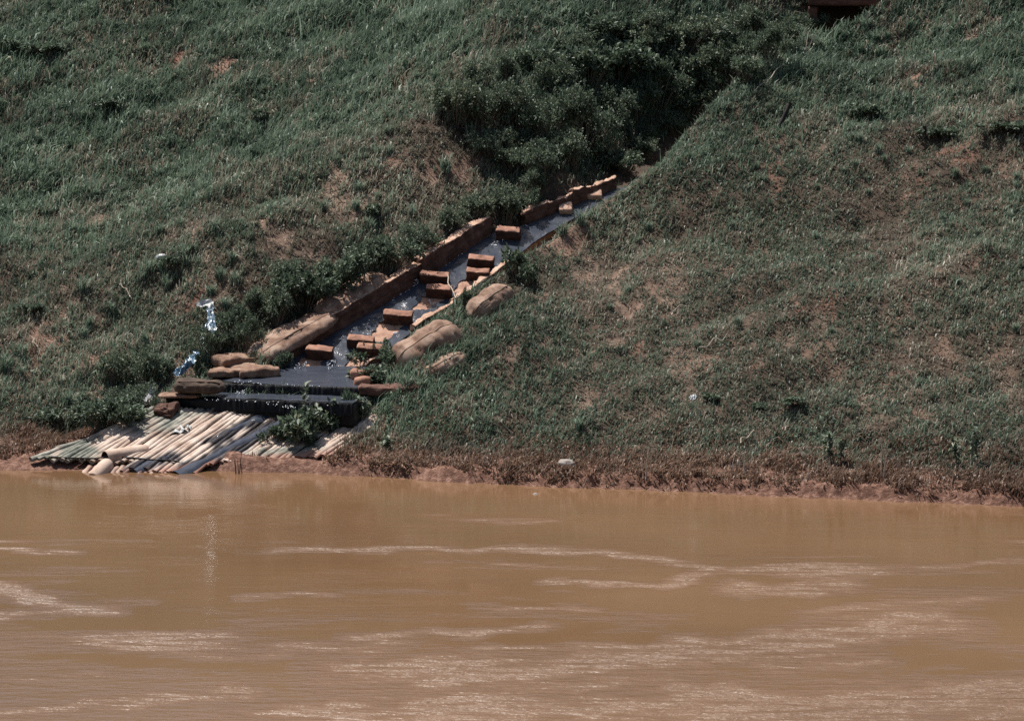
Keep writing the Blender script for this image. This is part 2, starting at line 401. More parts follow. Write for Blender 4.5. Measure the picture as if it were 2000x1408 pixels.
# lumpy sack lying on a slope
def sack(name, p0, p1, width, height, m, seed=0, lift=.0, nu=56, nv=36, folds=.03, taper=(.25, .25), parent=None):
    p0 = np.asarray(p0, float); p1 = np.asarray(p1, float); ax = p1 - p0; Ln = np.linalg.norm(ax); ax = ax / Ln
    side = np.cross(ax, [0, 0, 1.0]); side /= np.linalg.norm(side); up = np.cross(side, ax)
    V = []
    for i in range(nu):
        t = i / (nu - 1); s = math.sin(math.pi * t) if 0 < t < 1 else 0
        e = min(1, (t / taper[0])) if t < .5 else min(1, ((1 - t) / taper[1]))
        prof = math.sqrt(max(0, 1 - (1 - e) ** 2)) if e < 1 else 1
        prof = max(prof, .02)
        for j in range(nv):
            a = 2 * math.pi * j / nv; ca, sa = math.cos(a), math.sin(a)
            ca = math.copysign(abs(ca) ** .8, ca); sa = math.copysign(abs(sa) ** .85, sa)
            if sa < 0: sa *= .6
            V.append(p0 + ax * Ln * t + side * ca * width / 2 * prof + up * (sa * height * .62 * prof + height * .3))
    V = np.array(V); cen = p0 + np.outer((V - p0) @ ax, ax) + up * height * .3
    nr = V - cen; nr /= np.linalg.norm(nr, axis=1)[:, None] + 1e-9
    st = np.stack([(V - p0) @ ax * 5.5, (V - p0) @ side * 2.2, (V - p0) @ up * 2.2], 1)
    d = (fbm3(st + 3.1 * seed, seed, 3) - .5) * 2.2 * folds + (fbm3(V * 2.2, seed + 9, 2) - .5) * 4.2 * folds
    cr = np.abs(fbm3(np.stack([(V - p0) @ ax * 3.0, (V - p0) @ side * 7, (V - p0) @ up * 7], 1) + seed, seed + 4, 2) - .5)
    d = d - folds * .9 * sstep(.06, .0, cr)
    V = V + nr * d[:, None]; V[:, 2] += lift
    f = gridfaces(nu, nv, cv=True) + [tuple(range(nv))[::-1], tuple((nu - 1) * nv + k for k in range(nv))]
    o = link(name, mesh(name, V, f, True), m, parent)
    if folds >= .03:
        jj_ = int(nv * .18); C = np.array([V[i * nv + jj_] for i in range(3, nu - 3)]); tv, tf = tube(C, .011, 5)
        link('seam', mesh('seam', tv, tf), 'root', o)
    return o

# ------------------------------------------------------------------ bare and dry places, listed by where they show on the slope
BARE = [(345, 122, 26, 1), (160, 76, 24, 0), (430, 135, 42, .6), (455, 162, 26, .6), (205, 424, 42, 0), (272, 412, 20, 0), (515, 440, 24, 0), (600, 395, 26, 0),
        (770, 305, 34, .4), (830, 345, 34, .2), (905, 322, 30, .3), (945, 275, 26, .4), (985, 275, 20, .8), (870, 300, 24, .2), (740, 350, 24, .2), (655, 375, 45, .1), (700, 420, 30, 0), (545, 480, 26, 0), (620, 520, 25, 0),
        (1165, 550, 34, 0), (1215, 548, 26, 0), (1200, 580, 30, 0), (1270, 570, 24, .2), (1300, 590, 26, 0), (1235, 605, 24, .2), (1305, 530, 30, 0), (1515, 520, 16, 0), (1748, 577, 14, .3), (1752, 638, 30, .3),
        (1428, 590, 18, .2), (1435, 610, 15, .2), (990, 722, 22, .1), (1635, 605, 24, 1), (1570, 590, 20, .8), (1815, 805, 34, .3), (1740, 735, 26, .2), (1700, 770, 20, .2), (1860, 680, 30, .2), (1620, 690, 30, .2), (1095, 462, 40, .3), (1130, 468, 20, .6), (1040, 490, 20, .7),
        (1960, 215, 45, .9), (1880, 310, 40, .6), (1780, 165, 18, .5), (1512, 293, 22, .1), (1500, 345, 20, .6), (1790, 350, 30, .6), (1960, 330, 30, .2),
        (1320, 668, 16, .2), (1345, 690, 16, .5), (1240, 695, 18, .5), (1385, 705, 26, .3), (1440, 680, 22, .2), (1130, 680, 18, .1), (1090, 715, 18, .3), (1470, 715, 18, .5), (1540, 645, 22, .2), (1580, 690, 22, .2), (1050, 590, 18, .2), (1420, 520, 22, .3), (1470, 500, 20, .3), (1820, 540, 26, .2), (1900, 500, 26, .2), (1900, 750, 20, .3), (1960, 690, 24, .2),
        (90, 665, 26, .5), (130, 675, 20, .8), (60, 700, 24, .4), (180, 720, 24, .6), (110, 735, 22, .6), (120, 620, 16, .2), (370, 575, 12, .9), (405, 548, 16, .7), (385, 590, 12, 1), (240, 690, 20, .4), (30, 660, 18, .3), (290, 650, 18, .4), (190, 760, 22, .4),
        (490, 35, 20, .7), (760, 20, 30, .2), (560, 60, 14, .3), (940, 470, 10, .3)]
_b = np.array(BARE); _bh = hit(_b[:, 0], _b[:, 1])
_br = _b[:, 2] / F * (_bh[:, 1] - CY)
def bare_field(x, y):
    wx = x + (fbm(x * 3.4, y * 3.4, 77, 4) - .5) * 1.0; wy = y + (fbm(x * 3.4 + 40, y * 3.4, 78, 4) - .5) * 1.5
    a = np.zeros_like(x); red = np.zeros_like(x)
    for (hx, hy, _), r, rd in zip(_bh, _br, _b[:, 3]):
        m = np.hypot((wx - hx) / (r * .95), (wy - hy) / (r * 1.6))
        e = sstep(1.15, .45, m); a = np.maximum(a, e); red = np.maximum(red, e * rd)
    n = fbm(x * 1.6, y * 1.1, 91, 4)
    dz = dry_field(x, y)
    a = a * (.35 + .65 * sstep(.36, .56, fbm(x * 5.5, y * 4.5, 93, 3)))
    a = np.maximum(a, sstep(.64, .76, n + .10 * dz - .05) * .7)
    a = a * (1 - .52 * sstep(1.5, 4, x) * sstep(12, 9, y))
    return a, red
DRY = [(1250, 560, 260, .75), (1500, 640, 380, .66), (1800, 620, 340, .62), (1700, 480, 260, .6), (1100, 470, 90, .5), (800, 320, 210, .7), (600, 420, 150, .6), (950, 280, 90, .6), (520, 520, 160, .5), (330, 590, 200, .6), (150, 640, 220, .6),
       (80, 720, 120, .4), (1850, 780, 260, .55), (1300, 720, 300, .65), (1900, 330, 160, .4), (1850, 180, 100, .3), (1450, 330, 120, .2), (420, 150, 120, .3), (150, 110, 90, .3), (230, 420, 110, .3)]
_d = np.array(DRY); _dh = hit(_d[:, 0], _d[:, 1]); _dr = _d[:, 2] / F * (_dh[:, 1] - CY)
def dry_field(x, y):
    a = np.zeros_like(x)
    for (hx, hy, _), r, s in zip(_dh, _dr, _d[:, 3]):
        a = np.maximum(a, s * np.exp(-(((x - hx) / r) ** 2 + ((y - hy) / (r * 1.6)) ** 2) * 1.2))
    return a

# ------------------------------------------------------------------ river bank (one sheet) and river
def axis(lo, a, b, hi, step, nfar):
    g = np.arange(a, b, step)
    l = a - np.geomspace(step, a - lo, nfar)[::-1]; r = b + np.geomspace(step, hi - b, nfar)
    return np.concatenate([l, g, r])
gx = axis(-420, -13, 13, 420, .075, 30); gy = axis(-14, -6.5, 23.5, 420, .075, 22); gy = np.concatenate([gy[gy < -5.8], np.arange(-5.8, 1.2, .042), gy[gy > 1.24]])
GX, GY = np.meshgrid(gx, gy, indexing='ij')
GZ = H(GX.ravel(), GY.ravel())
nv_ = len(gy); ii, jj = np.meshgrid(np.arange(len(gx) - 1), np.arange(nv_ - 1), indexing='ij')
a_ = (ii * nv_ + jj).ravel(); quads = np.stack([a_, a_ + nv_, a_ + nv_ + 1, a_ + 1], 1)
me = rawmesh('hillside', np.stack([GX.ravel(), GY.ravel(), GZ], 1), quads.ravel(), np.arange(len(quads)) * 4, np.full(len(quads), 4), True)
qv = GY.ravel() - shore(GX.ravel())
ba, rd = bare_field(GX.ravel(), GY.ravel())
fattr(me, 'bare', ba); fattr(me, 'red', rd * .5)
fattr(me, 'mud', sstep(1.5, .5, qv + (fbm(GX.ravel() * 2, GY.ravel() * 2, 3, 3) - .5) * .8))
hill = link('hillside', me, 'soil'); tag(hill, kind='structure')

wx = axis(-420, -14, 14, 420, .12, 20); wy = axis(-420, -24, 2.5, 40, .09, 20)
WX, WY = np.meshgrid(wx, wy, indexing='ij'); WXr = WX.ravel(); WYr = WY.ravel()
ru = np.zeros_like(WXr)
PXw = 1000 + F * WXr / np.maximum(WYr - CY, 5); PYw = CZ * F / np.maximum(WYr - CY, 5) - 32
wob = (fbm(PXw * .012, PYw * .05, 401, 3) - .5)
for pl, hw, st_ in (
    ([(550, 1077), (850, 1070), (1180, 1077), (1290, 1090), (1395, 1108), (1370, 1125), (1290, 1143), (1180, 1139), (1080, 1132)], 5, 1), ([(700, 1246), (900, 1236), (1050, 1224)], 6, .9), ([(560, 1262), (680, 1270), (760, 1262)], 8, .7),
    ([(740, 1318), (1000, 1308), (1250, 1290), (1500, 1266), (1640, 1238), (1800, 1222)], 20, 1), ([(940, 1262), (1200, 1262), (1500, 1270)], 5, .9), ([(1420, 1250), (1560, 1232), (1760, 1208)], 9, .9), ([(620, 1400), (900, 1388), (1300, 1376), (1600, 1374), (2020, 1338)], 26, 1), ([(1300, 1400), (1700, 1395), (2020, 1375)], 26, 1),
    ([(0, 1392), (300, 1370), (470, 1352), (440, 1342)], 8, .9), ([(0, 1072), (140, 1080)], 4, .9), ([(0, 1150), (60, 1170), (200, 1192), (100, 1200), (0, 1205)], 7, .9), ([(0, 1325), (210, 1318)], 4, .6), ([(480, 1170), (640, 1162)], 4, .7), ([(1450, 1150), (1640, 1146)], 9, .9), ([(1610, 1190), (1780, 1182), (1900, 1170)], 10, .7), ([(1600, 1106), (1840, 1104), (2000, 1092)], 3, .7), ([(230, 1246), (340, 1242)], 4, .7), ([(990, 1190), (1150, 1188)], 5, .7), ([(1540, 1296), (1680, 1290)], 12, .8), ([(350, 1275), (440, 1282), (560, 1278)], 8, .6), ([(850, 1330), (1080, 1335), (1300, 1330)], 10, .6)):
    q_ = np.array(pl, float) * np.array([.22, 1]); sel = (PYw > q_[:, 1].min() - 60) & (PYw < q_[:, 1].max() + 60) & (np.abs(PXw - 1000) < 1300)
    dq, _ = sdline(PXw[sel] * .22, PYw[sel] + wob[sel] * (hw * 3.0 + 8), q_); ru[sel] = np.maximum(ru[sel], st_ * sstep(2.1, .2, dq / hw))
ru = np.maximum(ru, .24 * sstep(.54, .70, fbm(PXw * .004, PYw * .045, 411, 4)) * sstep(1010, 1150, PYw))
ru = np.maximum(ru, .06 * sstep(.46, .62, fbm(PXw * .006, PYw * .09, 421, 3)) * sstep(960, 1000, PYw))
ru = np.maximum(ru, .9 * sstep(.66, .78, fbm(WXr * .22, WYr * .75, 301, 4)) * sstep(-3, -8, WYr))
nv_ = len(wy); ii, jj = np.meshgrid(np.arange(len(wx) - 1), np.arange(nv_ - 1), indexing='ij'); a_ = (ii * nv_ + jj).ravel()
quads = np.stack([a_, a_ + nv_, a_ + nv_ + 1, a_ + 1], 1)
me = rawmesh('water', np.stack([WXr, WYr, np.zeros_like(WXr)], 1), quads.ravel(), np.arange(len(quads)) * 4, np.full(len(quads), 4), True)
fattr(me, 'ruffle', ru)
tag(link('water', me, 'river'), kind='structure')

# ------------------------------------------------------------------ the stepped chute
def chp(px, py, up=0.0): return CHUTE.hit(px, py, up)
# bed: a slab that follows the chute
def strip(name, left, right, plane, up, nu, nv, m, kind=True, keep=None, amp=.0, seed=0, skirt=0):
    left = np.array([plane.hit(*p) for p in left]); right = np.array([plane.hit(*p) for p in right])
    def res(a):
        s = np.concatenate([[0], np.cumsum(np.linalg.norm(np.diff(a, axis=0), axis=1))]); t = np.linspace(0, s[-1], nu)
        return np.stack([np.interp(t, s, a[:, k]) for k in range(3)], 1)
    Lr, Rr = res(left), res(right); t = np.linspace(0, 1, nv)
    V = (Lr[:, None] * (1 - t)[None, :, None] + Rr[:, None] * t[None, :, None]).reshape(-1, 3)
    V[:, 2] += up + amp * (fbm(V[:, 0] * 5, V[:, 1] * 5, seed, 3) - .5)
    f = gridfaces(nu, nv)
    if keep is not None:
        c = np.array([V[list(q)].mean(0) for q in f]); k = keep(c); f = [q for q, kk in zip(f, k) if kk]
    return V, f
LEFT = [(558, 716), (650, 655), (746, 601), (860, 525), (959, 460), (1050, 434), (1200, 370)]
RIGHT = [(690, 740), (790, 662), (868, 602), (985, 522), (1050, 470), (1130, 424), (1235, 366)]
V, f = strip('channel_bed', [(LEFT[0][0] - 12, LEFT[0][1] + 4)] + LEFT, [(682, 748)] + RIGHT, CHUTE, 0, 120, 26, None, amp=.02, seed=3)
Vb = V.copy(); Vb[:, 2] -= .35
nu_, nv_ = 120, 26
edge = [i * nv_ for i in range(nu_)]; e2 = [i * nv_ + nv_ - 1 for i in range(nu_)]
fs = [(edge[i], edge[i] + len(V), edge[i + 1] + len(V), edge[i + 1]) for i in range(nu_ - 1)] + [(e2[i], e2[i + 1], e2[i + 1] + len(V), e2[i] + len(V)) for i in range(nu_ - 1)]
fs += [(j, j + 1, j + 1 + len(V), j + len(V)) for j in range(nv_ - 1)]
tag(link('channel_bed', mesh('channel_bed', np.concatenate([V, Vb]), [q[::-1] for q in f] + fs), 'channel_floor'), kind='structure')

# baffle blocks: (left px, right px, py of the foot of the front face, front height px, label)
BL = [(597, 650, 704, 20, 'rough clay block standing in water at the chute foot, nearest the pond'),
      (677, 730, 684, 20, 'clay block in the chute stacked just behind a lower block by the weeds'),
      (696, 748, 700, 20, 'clay block at the lower end of the chute, half hidden by dark green weeds'),
      (748, 805, 635, 20, 'single clay block in mid chute with a dry orange patch below it'),
      (818, 876, 558, 19, 'clay block with white water spilling round its left end beside the long wall'),
      (830, 882, 584, 19, 'clay block right in front of the one with water spilling past its end'),
      (913, 964, 526, 20, 'tall worn clay block at the right kerb, uppermost of that pair'),
      (909, 955, 551, 20, 'clay block tucked low behind the right kerb with its right end hidden'),
      (969, 1015, 471, 19, 'clay block standing alone high in the chute below the overhanging shrub')]
nrm = np.array([0, -.55, 1.0]); nrm /= np.linalg.norm(nrm)
blk_rect = []
for i, (x0, x1, py, hpx, lab) in enumerate(BL):
    a = chp(x0, py); b = chp(x1, py); wd = np.linalg.norm(b - a)
    ang = R(-7); ux = np.array([math.cos(ang), math.sin(ang), .55 * math.sin(ang)]); ux /= np.linalg.norm(ux)
    uy = np.cross(nrm, ux); h = .225; dp = .19
    c = (a + b) / 2 + uy * dp / 2 + nrm * (h / 2 - .02)
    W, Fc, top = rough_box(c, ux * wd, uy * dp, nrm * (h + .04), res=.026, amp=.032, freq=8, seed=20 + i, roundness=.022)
    o = link('baffle_block', mesh('baffle_block', W, Fc, True, ['block_side_shaded', 'block'], top))
    tag(o, lab, 'block', 'clay baffle blocks standing in the chute')
    blk_rect.append(((a + b) / 2, wd))
for i, (x0, x1, py, lab) in enumerate([(1092, 1118, 419, 'small pale flat slab at the right edge of the upper channel, lower of two'), (1146, 1176, 391, 'small pale flat slab nearest the top end of the upper channel')]):
    a = chp(x0, py); b = chp(x1, py)
    o = add_box('kerb_slab', (a + b) / 2 + nrm * .07 + np.array([0, .12, .06]), (b - a), np.array([0, .3, .165]), nrm * .13, 'wall_cap', res=.035, amp=.014, seed=50 + i)
    tag(o, lab, 'slab')

# side walls
def wall(name, pts0, h0, h1, thick, label, seed, outward=-1, cap='wall_cap', amp=.034, res=.035, dig=.15):
    (ax, ay), (bx, by) = pts0
    a = chp(ax, ay); b = chp(bx, by); u = b - a; L = np.linalg.norm(u); u = u / L
    side = np.array([-u[1], u[0], 0]) * (-outward); side /= np.linalg.norm(side)
    nn = (max(8, int(L / res)), max(3, int(thick / res)), max(6, int((max(h0, h1) + dig) / res)))
    W, Fc, top = rough_box((0, 0, 0), (L, 0, 0), (0, thick, 0), (0, 0, 1.0), res=res, amp=0, roundness=.015)
    t = W[:, 0] / L + .5; s = W[:, 1] / thick + .5; zz = W[:, 2] + .5
    hh = h0 + (h1 - h0) * t
    base = a[None] + u[None] * (t * L)[:, None]
    flip = outward > 0
    Q = base + side[None] * (s * thick)[:, None]; Q[:, 2] += -dig + zz * (hh + dig)
    n3 = fbm3(Q * 10, seed, 3) - .5; n1 = fbm3(Q * 2.4, seed + 3, 2) - .5
    strata = fbm3(np.stack([t * L * 1.2, s * 2, (Q[:, 2] - base[:, 2]) * 22], 1), seed + 8, 2) - .5
    so = np.where(s > .5, 1, -1.0)
    Q += side[None] * (so * (n3 * 2 * amp + strata * 1.0 * amp))[:, None]
    tw = sstep(.7, 1, zz)
    Q[:, 2] += tw * (n3 * 3.0 * amp + n1 * 2.6 * amp)
    Q += u[None] * (((t > .97) | (t < .03)) * n3 * amp * 3)[:, None]
    if flip: Fc = [q[::-1] for q in Fc]
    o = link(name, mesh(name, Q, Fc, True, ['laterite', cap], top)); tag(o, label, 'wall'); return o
wall('chute_wall', ((566, 702), (823, 551)), .36, .36, .24, 'long straight lower run of rough red clay wall along the left of the chute', 101)
wall('chute_wall', ((824, 551), (961, 460)), .45, .40, .24, 'shorter upper run of red clay wall left of the chute, one step higher than the long run', 102)
wall('channel_wall', ((1026, 440), (1118, 405)), .28, .26, .18, 'crumbling red clay wall run beside the upper channel, just above the overhanging shrub', 103, amp=.042)
wall('channel_wall', ((1118, 405), (1205, 370)), .31, .26, .18, 'topmost run of red clay wall meeting the grass edge below the gully', 104, amp=.042)
wall('chute_kerb', ((878, 600), (984, 524)), .16, .16, .16, 'straight pale clay kerb on the right of the chute beside the upper sandbag', 105, outward=1, dig=.35)
wall('chute_kerb', ((800, 648), (889, 600)), .13, .19, .17, 'broken clay kerb on the right of mid chute with a crumbled red end', 106, outward=1, amp=.03, dig=.35)
wall('chute_kerb', ((700, 714), (752, 684)), .02, .04, .2, 'short stub of clay kerb half buried in weeds at the lower right of the chute', 107, outward=1, dig=.3)

# steps below the pond: each a dark wet weir with a brown dry end
def step(px0, py0, px1, py1, plane_top, hdown, depth, seed, label):
    a = plane_top.hit(px0, py0); b = plane_top.hit(px1, py1)
    u = b - a; L = np.linalg.norm(u[:2]); u[2] = 0; u /= np.linalg.norm(u); back = np.array([-u[1], u[0], 0])
    za = (a[2] + b[2]) / 2
    c = (a + b) / 2 + back * depth / 2; c[2] = za - hdown / 2
    o = add_box('weir_step', c, u * L, back * depth, np.array([0, 0, hdown]), 'wet_stone', None, res=.06, amp=.022, freq=7, seed=seed, roundness=.03)
    tag(o, label, 'step'); return a, b, u, back, L, za
S1 = step(372, 745, 700, 763, POND, .42, 1.0, 201, 'upper wet black step that the pond spills over')
S2 = step(322, 773, 690, 792, TREAD, .42, .9, 202, 'lower wet black step just above the ridged apron')

# the water that runs down: chute, pond, tread, falls and the ribbons over the apron
dry = []
for (mid, wd), bl in zip(blk_rect, BL): dry.append((mid, wd))
def keep(c):
    k = np.ones(len(c), bool)
    for i, (mid, wd) in enumerate(dry):
        if i in (4, 1, 8, 6): continue
        ln = .52 if i in (0, 2, 3) else .35
        ty = (mid[1] - c[:, 1]) / ln
        cx = mid[0] - .10 - .28 * np.clip(ty, 0, 1)
        hw = wd * (.46 - .15 * np.clip(ty, 0, 1))
        k &= ~((ty > -.1) & (ty < 1) & (np.abs(c[:, 0] - cx + (vn2(c[:, 0] * 9, c[:, 1] * 9, 4) - .5) * .1) < hw))
    return k
parts = [strip('s', LEFT, [(RIGHT[0][0] - 6, RIGHT[0][1] - 2)] + RIGHT[1:], CHUTE, .022, 260, 60, None, keep=keep, amp=.035, seed=9)]
parts[0] = (parts[0][0], [q[::-1] for q in parts[0][1]])
V, f = strip('p', [(436, 744), (700, 763)], [(560, 714), (735, 716)], POND, .0, 70, 40, None, amp=.02, seed=10); parts.append((V, f))
V, f = strip('p', [(430, 744), (436, 744)], [(470, 738), (560, 714)], POND, .0, 12, 12, None, amp=.02, seed=10); parts.append((V, f))
def tread_sheet():
    a, b, u, back, L, za = S2; V = []
    nu, nv = 90, 16
    for i in range(nu):
        for j in range(nv):
            p = a + u * (.25 + (L - .25) * i / (nu - 1)) + back * (-.02 + .8 * j / (nv - 1)); V.append((p[0], p[1], za + .03 + .015 * j / nv))
    V = np.array(V); V[:, 2] += .02 * (fbm(V[:, 0] * 6, V[:, 1] * 6, 3, 2) - .5)
    return V, gridfaces(nu, nv)
parts.append(tread_sheet())
def falls(S, start, h, seed):
    a, b, u, back, L, za = S; V = []; nu, nv = 150, 12
    for i in range(nu):
        t = start + (1 - start) * i / (nu - 1)
        for j in range(nv):
            s = j / (nv - 1); out = .035 + .05 * math.sqrt(s) 
            p = a + u * L * t - back * out; V.append((p[0], p[1], za + .025 - h * s))
    V = np.array(V); V[:, :2] += (back[:2][None] * ((vn2(V[:, 0] * 26, V[:, 2] * 4, seed) - .5) * .05)[:, None])
    return V, [q[::-1] for q in gridfaces(nu, nv)]
nf0 = sum(len(p[1]) for p in parts); parts.append(falls(S1, .20, .19, 5)); parts.append(falls(S2, .28, .22, 6)); nf1 = sum(len(p[1]) for p in parts)
def aflow(pts, wid, up=.075, n=70, nv=9, seed=0):
    pts = np.array([APRON.hit(*p) for p in pts]); s = np.concatenate([[0], np.cumsum(np.linalg.norm(np.diff(pts, axis=0), axis=1))])
    t = np.linspace(0, s[-1], n); C = np.stack([np.interp(t, s, pts[:, k]) for k in range(3)], 1); wq = np.interp(t, s, wid)
    V = []
    for i in range(n):
        tg = C[min(i + 1, n - 1)] - C[max(i - 1, 0)]; sd_ = np.cross(tg, [0, 0, 1.0]); sd_ /= np.linalg.norm(sd_)
        ww = wq[i] * (.8 + .5 * vn2(np.array([i * .16]), np.array([seed * 1.0]), seed)[0])
        for j in range(nv):
            p = C[i] + sd_ * ww * (j / (nv - 1) - .5); q = abs(j / (nv - 1) - .5) * 2
            V.append((p[0], p[1], APRON.z(p[0], p[1]) + up - .05 * q ** 3 + .03 * (vn2(np.array([p[0] * 9 + p[1] * 3]), np.array([p[1] * 2]), 5)[0] - .5)))
    return np.array(V), gridfaces(n, nv)
parts.append(aflow([(640, 800), (585, 812), (520, 845), (450, 880), (395, 908), (345, 932)], [.22, .22, .20, .17, .17, .24], .088, seed=1))
parts.append(aflow([(470, 803), (560, 803), (660, 806)], [.3, .5, .3], .085, seed=2))
parts.append(aflow([(530, 812), (490, 828), (455, 845), (420, 862)], [.26, .17, .12, .05], .08, seed=3))
parts.append(aflow([(330, 896), (290, 908), (262, 922)], [.08, .16, .2], .055, seed=4))
V, f = joinv(parts)
tag(link('stream', mesh('stream', V, f, True, ['stream', 'water_fall'], [1 if nf0 <= i < nf1 else 0 for i in range(len(f))])), kind='structure')

# ------------------------------------------------------------------ ridged apron of poles
rng = np.random.default_rng(5)
npole = 50
tops = np.stack([np.linspace(148, 700, npole), np.interp(np.linspace(148, 700, npole), [148, 262, 300, 560, 700], [856, 812, 799, 806, 818])], 1)
tops = []; bots = []
u_top = np.linspace(0, 1, npole)
for k, t in enumerate(u_top):
    # foot line along the water, head line along the lower step
    fx = 62 + (640 - 62) * t; fy = np.interp(fx, [60, 180, 330, 395, 425, 500, 640], [897, 903, 908, 914, 905, 900, 892])
    hx = 150 + (740 - 150) * t if t < .12 else 300 + (760 - 300) * (t - .12) / .88
    if t < .12: hx = 170 + (285 - 170) * t / .12; hy = 862 - (862 - 806) * t / .12
    else: hy = 800 + 10 * (t - .12) / .88
    tops.append((hx, hy)); bots.append((fx, fy))
GP = 'pale poles laid side by side in the sloping apron'
def pole_obj(A, B, r, seed, moss, mudlen, wetpts, label, name='pole'):
    n = 26; t = np.linspace(0, 1, n)[:, None]; C = A * (1 - t) + B * t
    sd_ = np.cross(B - A, [0, 0, 1.0]); sd_ /= np.linalg.norm(sd_)
    C = C + sd_ * ((vn2(t[:, 0] * 5, t[:, 0] * 0 + seed, seed) - .5) * .05)[:, None]
    C[:, 2] += (vn2(t[:, 0] * 4, t[:, 0] * 0 + seed, seed + 2) - .5) * .035
    rr = r * (.86 + .32 * vn2(t[:, 0] * 9, t[:, 0] * 0 + 3 * seed, seed + 7))
    V, f = tube(C, rr, 12); Cz = np.repeat(C[:, 2], 12); V[:, 2] = Cz + (V[:, 2] - Cz) * .62 + (fbm3(V * 7, seed, 3) - .5) * .02
    me = mesh(name, V, f); o = link(name, me, 'pole'); o.data.materials.clear(); o.data.materials.append(M['pole'])
    fattr(me, 'moss', moss(V)); fattr(me, 'mud', mudlen(V)); fattr(me, 'wet', wetpts(V))
    tag(o, label, 'pole', GP); return o
# where the water runs over the poles
flow = np.array([APRON.hit(*p)[:2] for p in [(640, 800), (585, 812), (520, 845), (450, 880), (395, 908), (345, 932)]])
flow2 = np.array([APRON.hit(*p)[:2] for p in [(400, 800), (470, 806), (530, 812), (490, 828), (440, 852), (410, 868)]])
flow3 = np.array([APRON.hit(*p)[:2] for p in [(345, 895), (290, 908), (250, 925)]])
def wetf(V):
    a, _ = sdline(V[:, 0], V[:, 1], flow); b, _ = sdline(V[:, 0], V[:, 1], flow2); c, _ = sdline(V[:, 0], V[:, 1], flow3)
    n = (fbm(V[:, 0] * 5, V[:, 1] * 5, 8, 3) - .5) * .3
    return np.maximum.reduce([sstep(.28, .14, a + n), sstep(.22, .08, b + n), sstep(.25, .08, c + n), sstep(2.2, 2.0, V[:, 1] * 0 + 9)])
mossc = np.array([APRON.hit(*p)[:2] for p in [(330, 825), (300, 815), (130, 890), (105, 880), (160, 880), (560, 895), (600, 888), (520, 900), (385, 806), (300, 808), (345, 812), (270, 830), (80, 892)]])
def mossf(V):
    n = (fbm(V[:, 0] * 4, V[:, 1] * 4, 18, 3) - .5) * .7
    d = np.min(np.hypot(V[:, 0][:, None] - mossc[:, 0][None], (V[:, 1][:, None] - mossc[:, 1][None]) * .8), axis=1)
    return sstep(.50, .12, d + n)
def mudf(V):
    n = (fbm(V[:, 0] * 5, V[:, 1] * 5, 28, 3) - .5) * .5
    lim = np.interp(V[:, 0], [-8, -6, -5.4, -4.6, -3.2], [.0, .05, .14, .2, .3])
    return sstep(.06, -.06, V[:, 2] - lim + n * .25) * .9
for k in range(npole):
    A = APRON.hit(*tops[k]); B = APRON.hit(*bots[k]); r = .050 * (.88 + .3 * rng.random()) * (1.15 if k % 5 == 0 else 1)
    A[2] += .02; B[2] += .0 + .02 * rng.random()
    ext = (B - A) / np.linalg.norm(B - A); B = B + ext * (rng.uniform(-.06, .08) if k < 17 else rng.uniform(.2, .35) if bots[k][0] < 395 else rng.uniform(-.05, .05))
    if k < 5: lab = 'short pale pole lying at the far left end of the apron beside the muddy bank'
    elif k < 26: lab = 'pale mud stained pole left of the dark water ribbon on the apron'
    elif k < 34: lab = 'pale pole lying beside or under the dark water ribbon on the apron'
    elif k < 42: lab = 'pale pole between the dark water ribbon and the tall weeds on the apron'
    else: lab = 'mossy greenish pole below the tall weeds at the right end of the apron'
    o = pole_obj(A, B, r, k + 1, mossf, mudf, wetf, lab)
    o['group'] = ['short poles at the left end of the apron', 'poles left of the water ribbon', 'poles along the water ribbon', 'poles between ribbon and weeds', 'mossy poles below the weeds'][0 if k < 5 else 1 if k < 26 else 2 if k < 34 else 3 if k < 42 else 4]
for k in range(15):                       # broken off lower ends, slipped towards the water
    fx = 168 + k * 13.2; A = APRON.hit(fx + 8, 907 + k * .5); B = APRON.hit(fx - 30, 950); A[2] -= .03; B[2] -= .04
    o = pole_obj(A, B, .052, 70 + k, lambda V: mossf(V) * .3, lambda V: np.full(len(V), .45) + .3 * (fbm(V[:, 0] * 6, V[:, 1] * 6, 3, 2) - .5), wetf, 'short broken pole end sloping into the water below the apron', 'pole_stub')
    o['group'] = 'broken pole ends along the water'
# pipe with an open mouth lying on the apron
def pipe(p0, p1, r, wall_t, label):
    p0 = np.asarray(p0); p1 = np.asarray(p1); ax = p1 - p0; L = np.linalg.norm(ax); ax /= L
    s = np.cross(ax, [0, 0, 1.0]); s /= np.linalg.norm(s); up = np.cross(s, ax); seg = 32
    prof = [(0, r * .72), (.04, r * .9), (.15, r), (L - .02, r), (L, r - .01), (L, r - wall_t), (L - .03, r - wall_t), (L * .35, r - wall_t), (L * .3, .005)]
    V = []
    for (h, rr) in prof:
        for k in range(seg): a = 2 * math.pi * k / seg; V.append(p0 + ax * h + rr * (s * math.cos(a) + up * math.sin(a)))
    V = np.array(V); f = gridfaces(len(prof), seg, cv=True)
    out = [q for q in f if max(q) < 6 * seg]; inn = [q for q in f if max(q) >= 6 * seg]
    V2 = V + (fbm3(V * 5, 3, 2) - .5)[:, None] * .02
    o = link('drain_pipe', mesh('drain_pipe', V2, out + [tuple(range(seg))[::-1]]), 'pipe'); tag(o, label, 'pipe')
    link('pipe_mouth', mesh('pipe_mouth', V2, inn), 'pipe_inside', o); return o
pipe(APRON.hit(288, 874) + np.array([0, 0, -.07]), APRON.hit(205, 903) + np.array([0, 0, .07]), .145, .022, 'pale drain pipe lying on the left of the apron with a dark open mouth')
